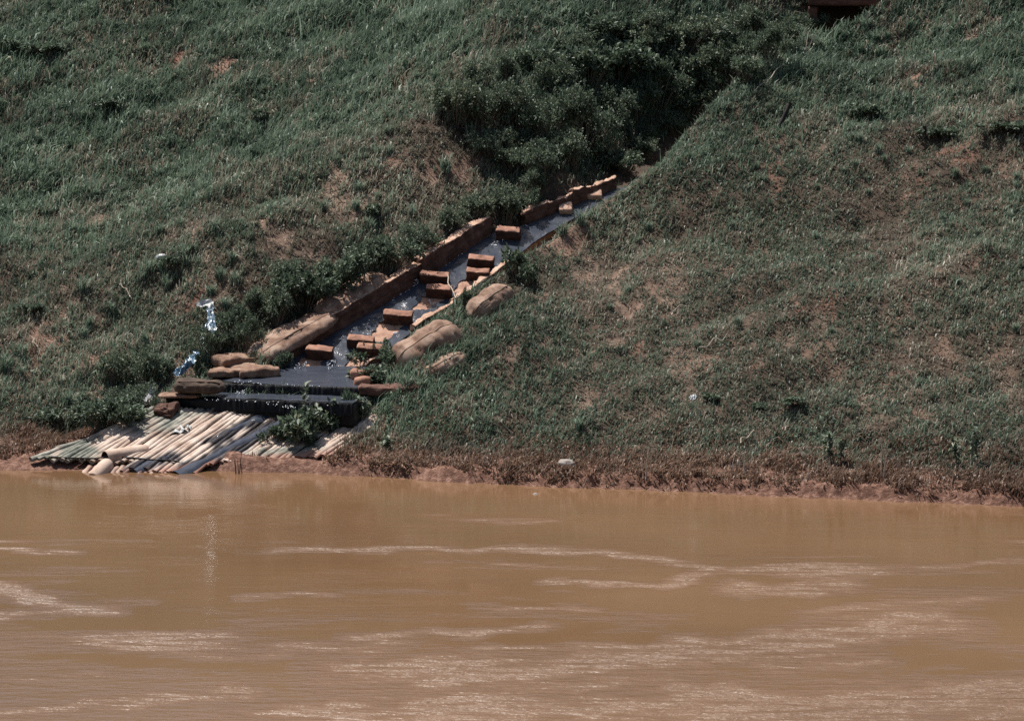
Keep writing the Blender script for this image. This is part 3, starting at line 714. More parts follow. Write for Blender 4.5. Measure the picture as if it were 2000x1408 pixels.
pipe(APRON.hit(212, 908) + np.array([0, 0, .03]), APRON.hit(182, 935) + np.array([0, 0, -.02]), .135, .03, 'short pale pipe end below the open pipe mouth, dipping into the river')
# thin dark cable lying across the poles where they are broken
cp = np.array([APRON.hit(x, y) + np.array([0, 0, .06]) for x, y in [(100, 899), (140, 901), (185, 902), (222, 899), (260, 901), (300, 905), (330, 905), (350, 908)]])
tt = np.linspace(0, 7, 50); cp = np.stack([np.interp(tt, np.arange(8), cp[:, k]) for k in range(3)], 1)
V, f = tube(cp, .016, 6); tag(link('cable', mesh('cable', V, f), 'dark_timber'), 'thin dark cable lying across the broken poles next to the pipe mouth', 'cable')

# ------------------------------------------------------------------ sacks and clay ledges
def off(p, dz): return np.asarray(p) + np.array([0, 0, dz])
def on(px, py): return hit1(px, py)
tag(sack('sandbag', chp(498, 712), chp(655, 622), .98, .33, 'burlap', 1, lift=.0, taper=(.16, .3), folds=.045), 'long brown sandbag left of the chute wall, rounded end over the clay ledges', 'sandbag')
tag(sack('sandbag', chp(628, 630), chp(752, 552), .86, .34, 'burlap', 2, lift=.02, taper=(.22, .3), folds=.045), 'stained sandbag higher up left of the long chute wall under the shrubs', 'sandbag')
def rsack(pa, pb, w_, h_, seed, lift, label, **kw):
    a = hit1(*pa); b = hit1(*pb); tag(sack('sandbag', off(a, lift), off(b, lift), w_, h_, 'burlap', seed, **kw), label, 'sandbag')
rsack((786, 716), (905, 644), .88, .58, 3, -.18, 'plump tan sandbag right of mid chute with its end tucked into grass', taper=(.2, .25), folds=.04)
rsack((922, 622), (1002, 566), .55, .46, 4, -.17, 'smaller brown sandbag right of the upper kerb, poking out of the grass', taper=(.25, .3), folds=.04)
rsack((828, 726), (915, 680), .5, .34, 5, -.26, 'flat pale sandbag lying underneath the plump tan one', taper=(.3, .3))
tag(sack('sandbag', POND.hit(340, 760), POND.hit(440, 762), .55, .26, 'dark_bag', 6, lift=-.05, taper=(.15, .2), folds=.03), 'dark worn sandbag forming the left end of the upper step', 'sandbag')
a = TREAD.hit(304, 779); b = TREAD.hit(346, 781)
tag(sack('sandbag', off(a, -.30), off(b, -.30), .45, .22, 'laterite', 7, taper=(.1, .1), folds=.07), 'torn reddish sandbag at the left end of the lower step', 'sandbag')
tag(sack('sandbag', off(TREAD.hit(308, 774), -.02), off(TREAD.hit(396, 773), -.03), .5, .1, 'clay', 8, taper=(.2, .3), folds=.02), 'thin flat orange sandbag lying on the lower step tread', 'sandbag')
def ledge(pxa, pya, pxb, pyb, wid, hgt, seed, label, m='clay', plane=POND, lift=0.0, cat='ledge', name='clay_ledge'):
    a = plane.hit(pxa, pya); b = plane.hit(pxb, pyb); u = b - a; L = np.linalg.norm(u); u = u / L
    side = np.cross([0, 0, 1.0], u); side /= np.linalg.norm(side)
    o = add_box(name, (a + b) / 2 + side * wid / 2 + np.array([0, 0, lift]), u * L, side * wid, np.array([0, 0, hgt]), m, res=.04, amp=.075, freq=4.5, seed=seed, roundness=.035)
    tag(o, label, cat); return o
ledge(404, 738, 480, 738, 1.0, .15, 301, 'broken clay ledge at the left end above the upper step', lift=.06)
ledge(470, 741, 548, 735, .9, .16, 302, 'clay ledge under the rounded sandbag end beside the pond', lift=.08)
ledge(440, 724, 545, 712, .8, .16, 303, 'sloping pale clay ledge behind the other ledges, against the long sandbag', lift=.12)
ledge(686, 741, 728, 741, .35, .22, 304, 'orange clay lump at the right edge of the pond beside grass', lift=.05, m='block', name='clay_lump', cat='lump')
ledge(691, 752, 722, 752, .3, .18, 305, 'smaller orange clay lump at the pond corner above the upper step', lift=.02, m='block', name='clay_lump', cat='lump')
ledge(700, 764, 830, 764, .5, .16, 306, 'dark brown slab reaching right from the upper step into the grass', lift=.0, m='slab', name='stone_slab', cat='slab')

# ------------------------------------------------------------------ drain outlet at the top of the gully
ob = np.array([7.55, 17.75, 0.0])
d0 = 77.6
tl = P(1578, 12, d0); tr = P(1735, 12, d0 - .35)
u = tr - tl; u[2] = 0; L = np.linalg.norm(u); u /= L; bk = np.array([-u[1], u[0], 0])
root = tag(bpy.data.objects.new('drain_outlet', None), 'brown brick drain outlet with a dark opening at the top of the gully', 'drain'); COL.objects.link(root); root.location = (tl[0], tl[1], tl[2] - .7)
def part_box(name, c, ax, ay, az, m, **kw):
    W, Fc, top = rough_box(np.asarray(c), ax, ay, az, **kw)
    return link(name, mesh(name, W - np.array(root.location), Fc, True), m, root)
zt = (tl[2] + tr[2]) / 2
cm = (tl + tr) / 2
part_box('lintel', cm + bk * .6 + np.array([0, 0, .16]), u * L, bk * 1.2, np.array([0, 0, .32]), 'slab', res=.06, amp=.025, freq=9, seed=401)
part_box('side_wall', tl + u * .1 + bk * .62 + np.array([0, 0, -.45]), u * .22, bk * 1.1, np.array([0, 0, .88]), 'slab', res=.06, amp=.02, seed=402)
part_box('side_wall', tr - u * .1 + bk * .62 + np.array([0, 0, -.45]), u * .22, bk * 1.1, np.array([0, 0, .88]), 'slab', res=.06, amp=.02, seed=403)
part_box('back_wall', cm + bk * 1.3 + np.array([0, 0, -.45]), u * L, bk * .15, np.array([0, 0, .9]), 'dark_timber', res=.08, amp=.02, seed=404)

# ------------------------------------------------------------------ grass: blades over the whole bank, as two sheets of stuff
def blades(n, seed, region, kind):
    rng = np.random.default_rng(seed)
    (x0, x1, y0, y1) = region
    nc = n // 7
    cx = rng.uniform(x0, x1, nc); cy = rng.uniform(y0, y1, nc)
    k = rng.integers(0, nc, n)
    x = cx[k] + rng.normal(0, .055, n); y = cy[k] + rng.normal(0, .055, n)
    clump_t = rng.random(nc)[k]; clump_az = (rng.random(nc) * 2 * math.pi)[k]; clump_l = (.55 + .9 * rng.random(nc) ** 2)[k]
    d = y - CY; over = np.abs(x) - (1000 / F * d + 1.2); vis = (over < 0) | (rng.random(n) < .38); x, y, clump_t, clump_az, clump_l = (q[vis] for q in (x, y, clump_t, clump_az, clump_l))
    q = y - shore(x)
    ba, _ = bare_field(x, y); dr = dry_field(x, y)
    dz = np.minimum.reduce([sdpoly(x, y, CHUTE_P), sdpoly(x, y, POND_P), sdpoly(x, y, APRON_P)])
    thin = fbm(x * 1.1, y * .9, 71, 3)
    nn = (fbm(x * 1.5, y * 1.5, 3, 3) - .5)
    if kind == 'green':
        dens = sstep(.9, 2.0, q + nn * 1.2) * (1 - .74 * ba) * (.62 + .5 * sstep(.3, .6, thin) - .15 * dr)
    else:
        dens = sstep(.02, .34, q + nn * .6) * sstep(2.9, 1.3, q + nn) * (.25 + 1.0 * sstep(.36, .58, fbm(x * 2.2, y * 2.2, 19, 3)))
    dens = dens * sstep(.03, .22, dz + (fbm(x * 4, y * 4, 5, 2) - .5) * .2)
    gl, sg = sdline(x, y, GUL_L); dens = dens * np.where(y > 9.2, sstep(.35, .9, gl), 1) * sstep(.75, 1.0, np.hypot((x - 7.7) / 1.3, (y - 17.5) / 1.3))
    dens = dens * np.where((dz < .55) & (dz > 0) & (y > 2) & (x < shx(y)), .25, 1)
    for (bx_, by_, br_) in SACKCLEAR: dens = dens * sstep(br_ * .45, br_ * .8, np.hypot(x - bx_, y - by_))
    kp = rng.random(len(x)) < dens
    x, y, clump_t, clump_az, clump_l, q, ba, dr, thin = (v[kp] for v in (x, y, clump_t, clump_az, clump_l, q, ba, dr, thin))
    m = len(x); z = H(x, y) - .01
    up = fbm(x * .5, y * .5, 33, 2)
    if kind == 'green':
        fine = 1 - .24 * sstep(-1.5, 3.0, x - .35 * y + 2.0) * sstep(13, 8, y)
        ln = fine * (.075 + .125 * rng.random(m) ** 1.5) * clump_l * (1.15 - .45 * dr) * (.75 + .6 * up) * (1 + .35 * sstep(6, 14, y)) * (1 - .3 * ba)
        tall = rng.random(m) < .02; ln = np.where(tall, ln * 1.5 + .06, ln)
        wd = .0090 * (.65 + .8 * rng.random(m)) * (1 + .25 * sstep(6, 14, y)) * np.where(tall, 1.2, 1)
    else:
        ln = (.055 + .10 * rng.random(m) ** 1.5) * clump_l; wd = .0095 * (.7 + .7 * rng.random(m))
    lean = np.clip(rng.normal(.72, .32, m), .05, 1.35)
    # blades hang down the slope and to the right, each clump its own way
    dx = np.cos(clump_az) * .7 + rng.normal(0, .5, m) + .75; dy = np.sin(clump_az) * .7 + rng.normal(0, .5, m) - .25
    nl = np.hypot(dx, dy) + 1e-6; dx /= nl; dy /= nl
    sx, sy = -dy, dx
    ang = rng.normal(0, .5, m); sx, sy = sx * np.cos(ang) - sy * np.sin(ang), sx * np.sin(ang) + sy * np.cos(ang)
    V = np.empty((m, 5, 3), np.float32)
    h1 = .55 * ln; b1 = lean * .35
    mx, my, mz = x + dx * h1 * np.sin(b1), y + dy * h1 * np.sin(b1), z + h1 * np.cos(b1)
    b2 = lean * 1.5; h2 = .5 * ln
    tx, ty, tz = mx + dx * h2 * np.sin(b2), my + dy * h2 * np.sin(b2), mz + h2 * np.cos(b2)
    w0 = wd * .8
    V[:, 0] = np.stack([x - sx * w0, y - sy * w0, z], 1); V[:, 1] = np.stack([x + sx * w0, y + sy * w0, z], 1)
    V[:, 2] = np.stack([mx + sx * wd, my + sy * wd, mz], 1); V[:, 3] = np.stack([mx - sx * wd, my - sy * wd, mz], 1)
    V[:, 4] = np.stack([tx, ty, tz], 1)
    base = (np.arange(m) * 5)[:, None]
    loops = (base + np.array([0, 1, 2, 3, 3, 2, 4])[None]).ravel()
    st = ((np.arange(m) * 7)[:, None] + np.array([0, 4])[None]).ravel(); tt = np.tile([4, 3], m)
    me = rawmesh('grass', V.reshape(-1, 3), loops, st, tt)
    tone = np.clip(.06 + .40 * clump_t + .42 * rng.random(m) ** 1.5 + .6 * (fbm(x * .9, y * .8, 37, 3) - .5) + .35 * (up - .5) + (rng.random(m) < .06) * .4, 0, 1)
    pd = np.clip(.04 + dr * .62 + .6 * ba + 1.4 * (thin < .36) * .25 + .25 * (fbm(x * 1.3 + 7, y * 1.3, 55, 3) - .5), 0, .9)
    if kind == 'green': pd = np.maximum(pd, .75 * sstep(2.6, 1.2, q)); dryv = np.where(rng.random(m) < pd, .7 + .3 * rng.random(m), .0 + .35 * pd * rng.random(m))
    else: dryv = np.where(rng.random(m) < .85, 1.0, .3)
    fattr(me, 'tone', np.repeat(tone, 5)); fattr(me, 'dry', np.repeat(dryv, 5))
    return me
SACKCLEAR = [(*hit1(px, py)[:2], r) for px, py, r in [(800, 700, .38), (825, 685, .4), (850, 668, .42), (880, 652, .38), (925, 610, .3), (950, 592, .32), (975, 576, .3)]]
def shx(y): return np.interp(y, [2.4, 4.0, 7.7, 9.5], [-5.2, -3.9, -.2, 1.9])
NG = 1900000
g = link('grass', blades(NG, 1, (-20, 20, -8.0, 21.5), 'green'), 'grass'); tag(g, 'short dark green grass covering the river bank', 'grass', kind='stuff')
g = link('dead_grass', blades(1150000, 2, (-19, 19, -7.8, 3.5), 'dead'), 'dead_grass'); tag(g, 'dead brown muddy grass along the water edge', 'grass', kind='stuff')

# ------------------------------------------------------------------ shrubs, weeds, tussocks
def leaves(tips, dirs, per, llen, spread, rng):
    n = len(tips) * per
    c = np.repeat(tips, per, 0); dd = np.repeat(dirs, per, 0)
    t = rng.random(n)[:, None]
    c = c - dd * t * spread + rng.normal(0, spread * .22, (n, 3))
    ax = dd * .7 + rng.normal(0, .7, (n, 3)) + np.array([0, 0, .05]); ax /= np.linalg.norm(ax, axis=1)[:, None]
    sd_ = np.cross(ax, rng.normal(0, .45, (n, 3)) + np.array([0, 0, 1.0])); sd_ /= np.linalg.norm(sd_, axis=1)[:, None] + 1e-9
    nz = np.cross(sd_, ax)
    l = llen * (.6 + .8 * rng.random(n))[:, None]; wv = l * .27
    V = np.empty((n, 4, 3)); V[:, 0] = c; V[:, 1] = c + ax * l * .45 + sd_ * wv + nz * l * .08; V[:, 2] = c + ax * l - nz * l * .12; V[:, 3] = c + ax * l * .45 - sd_ * wv + nz * l * .08
    base = (np.arange(n) * 4)[:, None]
    loops = (base + np.array([0, 1, 2, 0, 2, 3])[None]).ravel()
    return V.reshape(-1, 3), loops, n
def shrub_meshes(seed, nspray=150, per=13, llen=.085, dry=.0, droop=.0):
    rng = np.random.default_rng(seed)
    # unit shrub: radius about 1 wide, 1 high, foot at the origin; several lobes
    lobes = [(rng.normal(0, .42), rng.normal(0, .34), rng.uniform(.35, .75), rng.uniform(.30, .52)) for _ in range(7)]
    tips = []; dirs = []
    for _ in range(nspray):
        lx, ly, lz, lr = lobes[rng.integers(0, 7)]
        v = rng.normal(0, 1, 3); v /= np.linalg.norm(v); v[2] = abs(v[2]) * .9 - .25 if rng.random() < .8 else v[2]
        p = np.array([lx, ly, lz]) + v * lr * rng.uniform(.55, 1.1)
        if p[2] < .02: p[2] = rng.uniform(.02, .3)
        dr_ = v + np.array([lx, ly, .3]) * .8 + np.array([0, -.1, -droop]); tips.append(p); dirs.append(dr_ / np.linalg.norm(dr_))
    tips = np.array(tips); dirs = np.array(dirs)
    V, loops, n = leaves(tips, dirs, per, llen, .17, rng)
    st = np.arange(n * 2) * 3
    me = rawmesh('foliage', V, loops, st, np.full(n * 2, 3)); me.materials.append(M['leaf'])
    tn = np.repeat(np.clip(np.repeat(rng.random(len(tips)), per) * .55 + rng.random(n) * .45, 0, 1), 4)
    fattr(me, 'tone', tn); fattr(me, 'dry', np.repeat((rng.random(n) < dry) * .8, 4))
    parts = []
    for p, d_ in list(zip(tips, dirs))[:34]:
        a = np.array([p[0] * .15, p[1] * .15, -.25]); mid = (a + p) / 2 + np.array([0, 0, .1]); t = np.linspace(0, 1, 6)[:, None]
        C = a * (1 - t) ** 2 + 2 * mid * t * (1 - t) + p * t ** 2
        parts.append(tube(C, np.linspace(.016, .005, 6), 5))
    V, f = joinv(parts); ms = mesh('stems', V, f); ms.materials.append(M['bark'])
    return me, ms
VAR = [shrub_meshes(900 + k, nspray=[300, 230, 330, 200, 260, 280][k], per=15, llen=[.075, .11, .065, .13, .085, .07][k], dry=[.04, .10, .16, .05, .25, .08][k]) for k in range(6)]
VARS = [shrub_meshes(950 + k, nspray=95, per=10, llen=[.20, .23, .19][k], dry=[.04, .12, .05][k]) for k in range(3)]
rs = random.Random(3)
def shrub(px, py, wpx, hpx, label, group=None, small=False, cat='shrub', back=0.0, name='shrub'):
    p = hit1(px, py); d = p[1] - CY; p = p + np.array([0, back, 0]); 
    if back: p[2] = H(np.array([p[0]]), np.array([p[1]]))[0]
    s = wpx / F * d / 1.75; h = hpx / F * d / 1.12
    r = bpy.data.objects.new(name, None); COL.objects.link(r); r.location = p; r.rotation_euler = (0, 0, rs.uniform(0, 6.28)); r.scale = (s, s * rs.uniform(.8, 1), h)
    fo, stt = rs.choice(VARS if small else VAR)
    link('foliage', fo, None, r); link('stems', stt, None, r)
    tag(r, label, cat, group); return r
G_L = 'shrubs beside the long chute wall'; G_G = 'shrubs filling the gully'
SH = [  # px, py of the foot, width, height, label
 (285, 765, 120, 105, 'dark shrub on the bank just left of the torn blue plastic'), (225, 742, 90, 70, 'dark shrub left of the one by the blue plastic'),
 (318, 740, 60, 50, 'small dense shrub touching the crumpled plastic at the left step end'), (255, 810, 100, 70, 'dark low shrub beside the grey plastic strip above the poles'),
 (210, 838, 125, 75, 'dark bushy shrub overhanging the upper left corner of the apron'), (135, 845, 110, 60, 'low shrub at the brow of the muddy bank left of the apron'),
 (425, 705, 75, 80, 'shrub growing right of the hanging blue plastic'), (455, 655, 90, 75, 'leafy shrub above the right side of the blue plastic'),
 (480, 690, 70, 90, 'shaded shrub between the blue plastic and the rounded sandbag'),
 (535, 640, 120, 95, 'large dark shrub over the rounded end of the long sandbag'), (595, 600, 120, 90, 'large leafy shrub above the middle of the long sandbag'),
 (650, 575, 110, 85, 'dense shrub above the upper sandbag left of the wall'), (710, 545, 105, 80, 'shrub behind the upper end of the long chute wall'),
 (770, 520, 100, 70, 'shrub left of the step between the two wall runs'), (820, 490, 90, 65, 'shrub behind the lower part of the upper wall run'), (880, 455, 90, 60, 'low shrub behind the top of the upper wall run'),
 (930, 430, 80, 60, 'shrub at the upper end of the higher wall run'), (985, 440, 95, 90, 'feathery bright shrub overhanging the gap between the two wall runs'), (1030, 425, 75, 70, 'shrub overhanging the chute at the foot of the upper channel wall'),
 (560, 555, 90, 60, 'sunlit shrub on the slope behind the large dark shrub'), (500, 610, 80, 60, 'sunlit shrub left of the large dark shrub over the sandbag'),
]
for (px, py, w_, h_, lab) in SH: shrub(px, py, w_, h_, lab, None)
GUL = [(890, 235, 110, 95), (950, 250, 120, 110), (1010, 265, 130, 110), (1075, 270, 130, 120), (1140, 285, 130, 120), (1195, 265, 120, 110), (1240, 235, 120, 110), (1285, 205, 120, 110), (1335, 180, 120, 105), (1390, 165, 110, 95),
       (1440, 140, 110, 95), (1500, 125, 100, 90), (1535, 105, 95, 80), (1560, 62, 60, 50), (1090, 200, 120, 100), (1150, 170, 120, 100), (1210, 150, 120, 90), (1270, 125, 120, 90), (1330, 105, 115, 85), (1400, 90, 110, 80), (1465, 70, 100, 70),
       (1060, 345, 110, 90), (1120, 330, 110, 90), (1175, 320, 80, 80), (1215, 290, 80, 80), (1000, 300, 80, 60), (1180, 80, 110, 60), (1250, 62, 100, 50), (1110, 110, 90, 60), (925, 180, 90, 70), (985, 160, 90, 70), (1040, 150, 90, 70), (1345, 225, 90, 60), (1400, 190, 90, 60), (1455, 160, 90, 60), (1320, 262, 70, 55), (1270, 285, 60, 45), (1482, 112, 80, 60), (1522, 95, 80, 60), (1560, 74, 70, 55), (1588, 56, 50, 40), (1218, 338, 100, 55), (1252, 312, 80, 50), (955, 305, 90, 60), (1000, 330, 90, 60), (1045, 372, 80, 50)]
GLAB = ['leftmost shrub of the gully thicket above the eroded bank', 'second shrub from the left along the foot of the gully thicket', 'shrub on the lower edge of the thicket above bare red soil', 'shrub in the lower middle of the thicket, left of the hanging roots', 'leafy shrub directly above the hanging roots', 'shrub left of the dark hollow in the gully',
        'shrub hanging over the dark hollow in the gully', 'shrub behind the dark hollow against the grass ridge', 'shrub just right of the dark hollow along the ridge', 'shrub on the ridge line halfway from hollow to drain outlet', 'shrub below the white scrap in the upper gully', 'shrub beside the white scrap near the drain outlet',
        'twiggy shrub left below the drain outlet', 'shrub touching the left side of the drain outlet', 'shrub in the middle row of the thicket behind the hanging roots', 'middle row shrub above left of the dark hollow', 'middle row shrub straight above the dark hollow', 'middle row shrub up right of the dark hollow', 'back row shrub in the right half of the thicket', 'back row shrub towards the drain outlet', 'back row shrub nearest the drain outlet',
        'shrub above the upper channel wall at its lower end', 'shrub above the middle of the upper channel wall', 'small shrub above the topmost wall run', 'small shrub at the ridge below the dark hollow', 'small shrub on the eroded bank under the thicket', 'low shrub at the top edge of the thicket', 'low shrub at the top edge right of the highest one', 'small shrub on the upper left edge of the thicket', 'small isolated shrub at the far left top of the thicket', 'small shrub on the grassy slope behind the thicket', 'round shrub at the upper middle of the thicket', 'shaded low shrub against the ridge grass right of the dark hollow', 'shaded low shrub against the ridge grass midway up the gully', 'low shrub against the ridge grass below the white scrap', 'small shaded shrub in the mouth of the dark hollow', 'small shaded shrub below the hollow above the wall end', 'dark shrub behind the ridge, second up from the white scrap', 'dark shrub behind the ridge, third up from the white scrap', 'dark shrub behind the ridge just before the drain outlet', 'small dark shrub tucked at the lower left of the drain outlet', 'low shrub just beyond the top end of the topmost wall run', 'low shrub on the gully floor between the topmost wall and the hollow', 'scrubby shrub under the left end of the thicket beside bare soil', 'scrubby shrub filling the dark corner left below the thicket', 'low scrub above the gap between the two channel walls']
for (px, py, w_, h_), lab in zip(GUL, GLAB): shrub(px, py, w_, h_, lab, G_G)
WD = [(588, 876, 105, 80, 'bushy weed growing through the apron in front of the lower step'), (640, 850, 75, 60, 'weed right of the bushy one, against the grassy bank'), (550, 868, 60, 50, 'low weed at the left foot of the bushy weed on the apron'),
      (692, 815, 55, 60, 'weed hiding the right end of the lower step'), (735, 712, 85, 55, 'dark weed over the half hidden clay block'), (775, 725, 80, 50, 'weed at the lower end of the plump sandbag'), (548, 722, 44, 44, 'small weed between the rounded sandbag and the chute wall foot'),
      (735, 752, 90, 45, 'leafy weed on the dark slab right of the pond'), (1010, 545, 70, 70, 'weed beside the top of the right kerb'), (1035, 560, 50, 50, 'weed on the grass just right of the upper sandbag'), (905, 600, 35, 40, 'small weed between kerb and upper sandbag'),
      (85, 106, 80, 26, 'dark weed clump on the upper left slope beside a bare patch'), (18, 100, 50, 26, 'dark weed clump at the left edge of the upper slope'), (205, 212, 56, 24, 'bright weed on the upper left slope'), (500, 238, 50, 34, 'weed clump on the green upper slope left of the thicket'), (730, 425, 42, 30, 'lone bright weed on the dry slope above the chute wall'),
      (1830, 270, 90, 28, 'dark weed clump with a shaded side on the right slope'), (1960, 258, 90, 26, 'weed clump beside red soil at the right edge'), (1700, 235, 90, 40, 'low weed patch in the middle of the upper right slope'),
      (1392, 786, 46, 20, 'weed right above the small white scrap'), (1550, 790, 60, 20, 'broad weed on the lower right slope'), (1480, 800, 40, 18, 'small pale weed on the lower right slope'), (340, 520, 46, 26, 'dark weed below the white stone on the left slope'), (60, 610, 56, 22, 'low weed on the lower left slope')]
for (px, py, w_, h_, lab) in WD: shrub(px, py, w_, h_, lab, None, True, 'weed', name='weed')

# tall stalks
def stalk(px, py, hpx, label, lean=.2, seed=0, leafy=True, m='dry_stem', n=1, spread=.12):
    p = hit1(px, py); d = p[1] - CY; h = hpx / F * d; rng = np.random.default_rng(seed); parts = []; lv = []
    for k in range(n):
        b = np.array([rng.uniform(-spread, spread), rng.uniform(-spread, spread), -.03]); t = np.linspace(0, 1, 12)[:, None]; az = rng.uniform(0, 6.28)
        dirv = np.array([math.cos(az) * lean, math.sin(az) * lean, 0]); hh = h * rng.uniform(.7, 1)
        C = b + np.array([0, 0, 1]) * t * hh + dirv * t ** 2 * hh
        parts.append(tube(C, np.linspace(.011, .005, 12), 5))
        lv.append(C[4:])
    r = bpy.data.objects.new('tall_weed', None); COL.objects.link(r); r.location = p
    V, f = joinv(parts); link('stem', mesh('stem', V, f), m, r)
    if leafy:
        C = np.concatenate(lv); rngl = np.random.default_rng(seed + 1); dirs = rngl.normal(0, 1, C.shape); dirs[:, 2] *= .4; dirs /= np.linalg.norm(dirs, axis=1)[:, None]
        V, loops, nl = leaves(C, dirs, 6, .11, .06, rngl)
        me = rawmesh('foliage', V, loops, np.arange(nl * 2) * 3, np.full(nl * 2, 3)); fattr(me, 'tone', np.repeat(rngl.random(nl), 4)); fattr(me, 'dry', np.repeat((rngl.random(nl) < .3) * .7, 4))
        link('foliage', me, 'leaf', r)
    tag(r, label, 'weed'); return r
stalk(592, 868, 120, 'tallest leafy stalk rising in front of both steps', .06, 1)
stalk(612, 862, 95, 'leafy stalk right of the tallest one before the lower step', .15, 2, n=2)
stalk(660, 845, 80, 'leafy stalk before the right end of the lower step', .12, 3, n=2)
stalk(695, 830, 75, 'thin leafy stalk where steps meet the grass bank', .12, 4, n=2)
stalk(468, 940, 62, 'dead brown stalks standing in the water at the foot of the apron', .1, 5, False, 'root', 5, .07)
stalk(1255, 930, 70, 'thin dry stalks on the brown bank above the grey stone', .12, 6, False, 'dry_stem', 3, .15)
stalk(1440, 925, 60, 'pale dry stalks near the middle of the right shoreline', .25, 7, False, 'dry_stem', 4, .2)
stalk(1740, 930, 70, 'dry bent stalks on the brown bank at the right', .3, 8, False, 'dry_stem', 4, .2)
stalk(1890, 910, 80, 'thin green stalks near the right edge of the shore', .12, 9, True, 'bark', 3, .2)
stalk(1620, 900, 65, 'leafy thin stalks right of centre near the brown grass', .15, 10, True, 'bark', 3, .2)
stalk(760, 880, 40, 'bluish thin tuft stalk in brown grass right of the apron', .1, 12, True, 'bark', 2, .1)
stalk(1545, 112, 60, 'pale bare twigs sticking out left below the drain outlet', .5, 21, False, 'dry_stem', 7, .35)
stalk(1470, 150, 50, 'pale bare twigs beside the white scrap in the thicket', .5, 22, False, 'dry_stem', 6, .3)
stalk(1000, 190, 50, 'brownish bare twigs in the upper left of the thicket', .5, 23, False, 'root', 6, .3)
stalk(1105, 240, 60, 'pale twigs in front of the thicket above the hanging roots', .4, 13, False, 'dry_stem', 5, .3)

# tussocks of long arching blades
def tussock_mesh(seed, n=90, ln=.34):
    rng = np.random.default_rng(seed); V = []; Fc = []
    for k in range(n):
        az = rng.uniform(0, 6.28); l = ln * rng.uniform(.5, 1.1); le = rng.uniform(.2, 1.1); d = np.array([math.cos(az), math.sin(az), 0]); s = np.array([-d[1], d[0], 0]) * .010
        b = np.array([rng.normal(0, .05), rng.normal(0, .05), -.02]); o = len(V)
        prev = b; ang = .1
        for j in range(4):
            w_ = [.7, 1, .8, .15][j]; V += [prev - s * w_, prev + s * w_]; ang = le * (.2 + .5 * j); prev = prev + l / 3 * (d * math.sin(ang) + np.array([0, 0, math.cos(ang)]))
        for j in range(3): a = o + 2 * j; Fc.append((a, a + 1, a + 3, a + 2))
    me = mesh('grass_tussock', V, Fc, False); me.materials.append(M['grass'])
    fattr(me, 'tone', np.repeat(np.clip(.35 + .6 * rng.random(n), 0, 1), 8)); fattr(me, 'dry', np.repeat((rng.random(n) < .12) * .7, 8)); return me
TUS = [tussock_mesh(70 + k, 80, .36) for k in range(4)]
rt = random.Random(8)
tp = [(rt.uniform(-60, 2060), rt.uniform(-20, 470)) for _ in range(150)] + [(rt.uniform(1000, 2040), rt.uniform(250, 860)) for _ in range(22)] + [(rt.uniform(-40, 520), rt.uniform(440, 800)) for _ in range(30)]
tp += [(700 + 24 * k + rt.uniform(-8, 8), 752 + rt.uniform(-10, 6)) for k in range(6)] + [(1000 + 46 * k, np.interp(1000 + 46 * k, [1000, 1200, 1300, 1450, 1600, 1750], [505, 352, 275, 185, 95, 15]) + rt.uniform(2, 14)) for k in range(16)]
tp += [(rt.uniform(840, 1000), rt.uniform(90, 290)) for _ in range(26)] + [(rt.uniform(1000, 1560), rt.uniform(20, 90)) for _ in range(26)]
tq = hit([q[0] for q in tp], [q[1] for q in tp]); gl_, _ = sdline(tq[:, 0], tq[:, 1], GUL_L)
dzz = np.minimum.reduce([sdpoly(tq[:, 0], tq[:, 1], g_) for g_ in (CHUTE_P, POND_P, APRON_P)])
for k, p in enumerate(tq):
    if gl_[k] < .9 and p[1] > 9 or dzz[k] < .25 or math.hypot(p[0] - 7.6, p[1] - 17.6) < 1.3: continue
    o = link('grass_tussock', TUS[k % 4]); o.location = p; s = rt.uniform(.6, 1.1) * (.62 if p[0] > 1.5 and p[1] < 10 else 1); o.scale = (s, s, s * rt.uniform(.8, 1.15)); o.rotation_euler = (0, 0, rt.uniform(0, 6.28))
    tag(o, 'tussock of long arching green blades standing in the shorter grass of the bank', 'tussock', 'grass tussocks on the bank')

# ------------------------------------------------------------------ litter, stones, sticks
def ribbon(pts3, wid, m, name, label, cat, seed=0, n=60, nv=12, crumple=.06, lift=.05, flat=.25, face=(0, -1.0, .3)):
    pts = np.asarray(pts3, float); k = len(pts); t = np.linspace(0, k - 1, n); C = np.stack([np.interp(t, np.arange(k), pts[:, q]) for q in range(3)], 1)
    wid = np.atleast_1d(np.asarray(wid, float)); wv = np.interp(np.linspace(0, 1, n), np.linspace(0, 1, len(wid)), wid) if len(wid) > 1 else np.full(n, wid[0]); V = []
    for i in range(n):
        tg = C[min(i + 1, n - 1)] - C[max(i - 1, 0)]; sd_ = np.cross(tg, face); sd_ /= np.linalg.norm(sd_) + 1e-9
        for j in range(nv):
            s = j / (nv - 1) - .5; V.append(C[i] + sd_ * wv[i] * s + np.array([0, -lift, lift + flat * wv[i] * math.cos(s * 9 + i * .35) * .3]))
    V = np.array(V); q = np.stack([fbm3(V * 9, seed + a, 3) - .5 for a in range(3)], 1); V = V + q * crumple * 2
    o = link(name, mesh(name, V, gridfaces(n, nv), True), m); tag(o, label, cat); return o
def hp(l): return hit([q[0] for q in l], [q[1] for q in l])
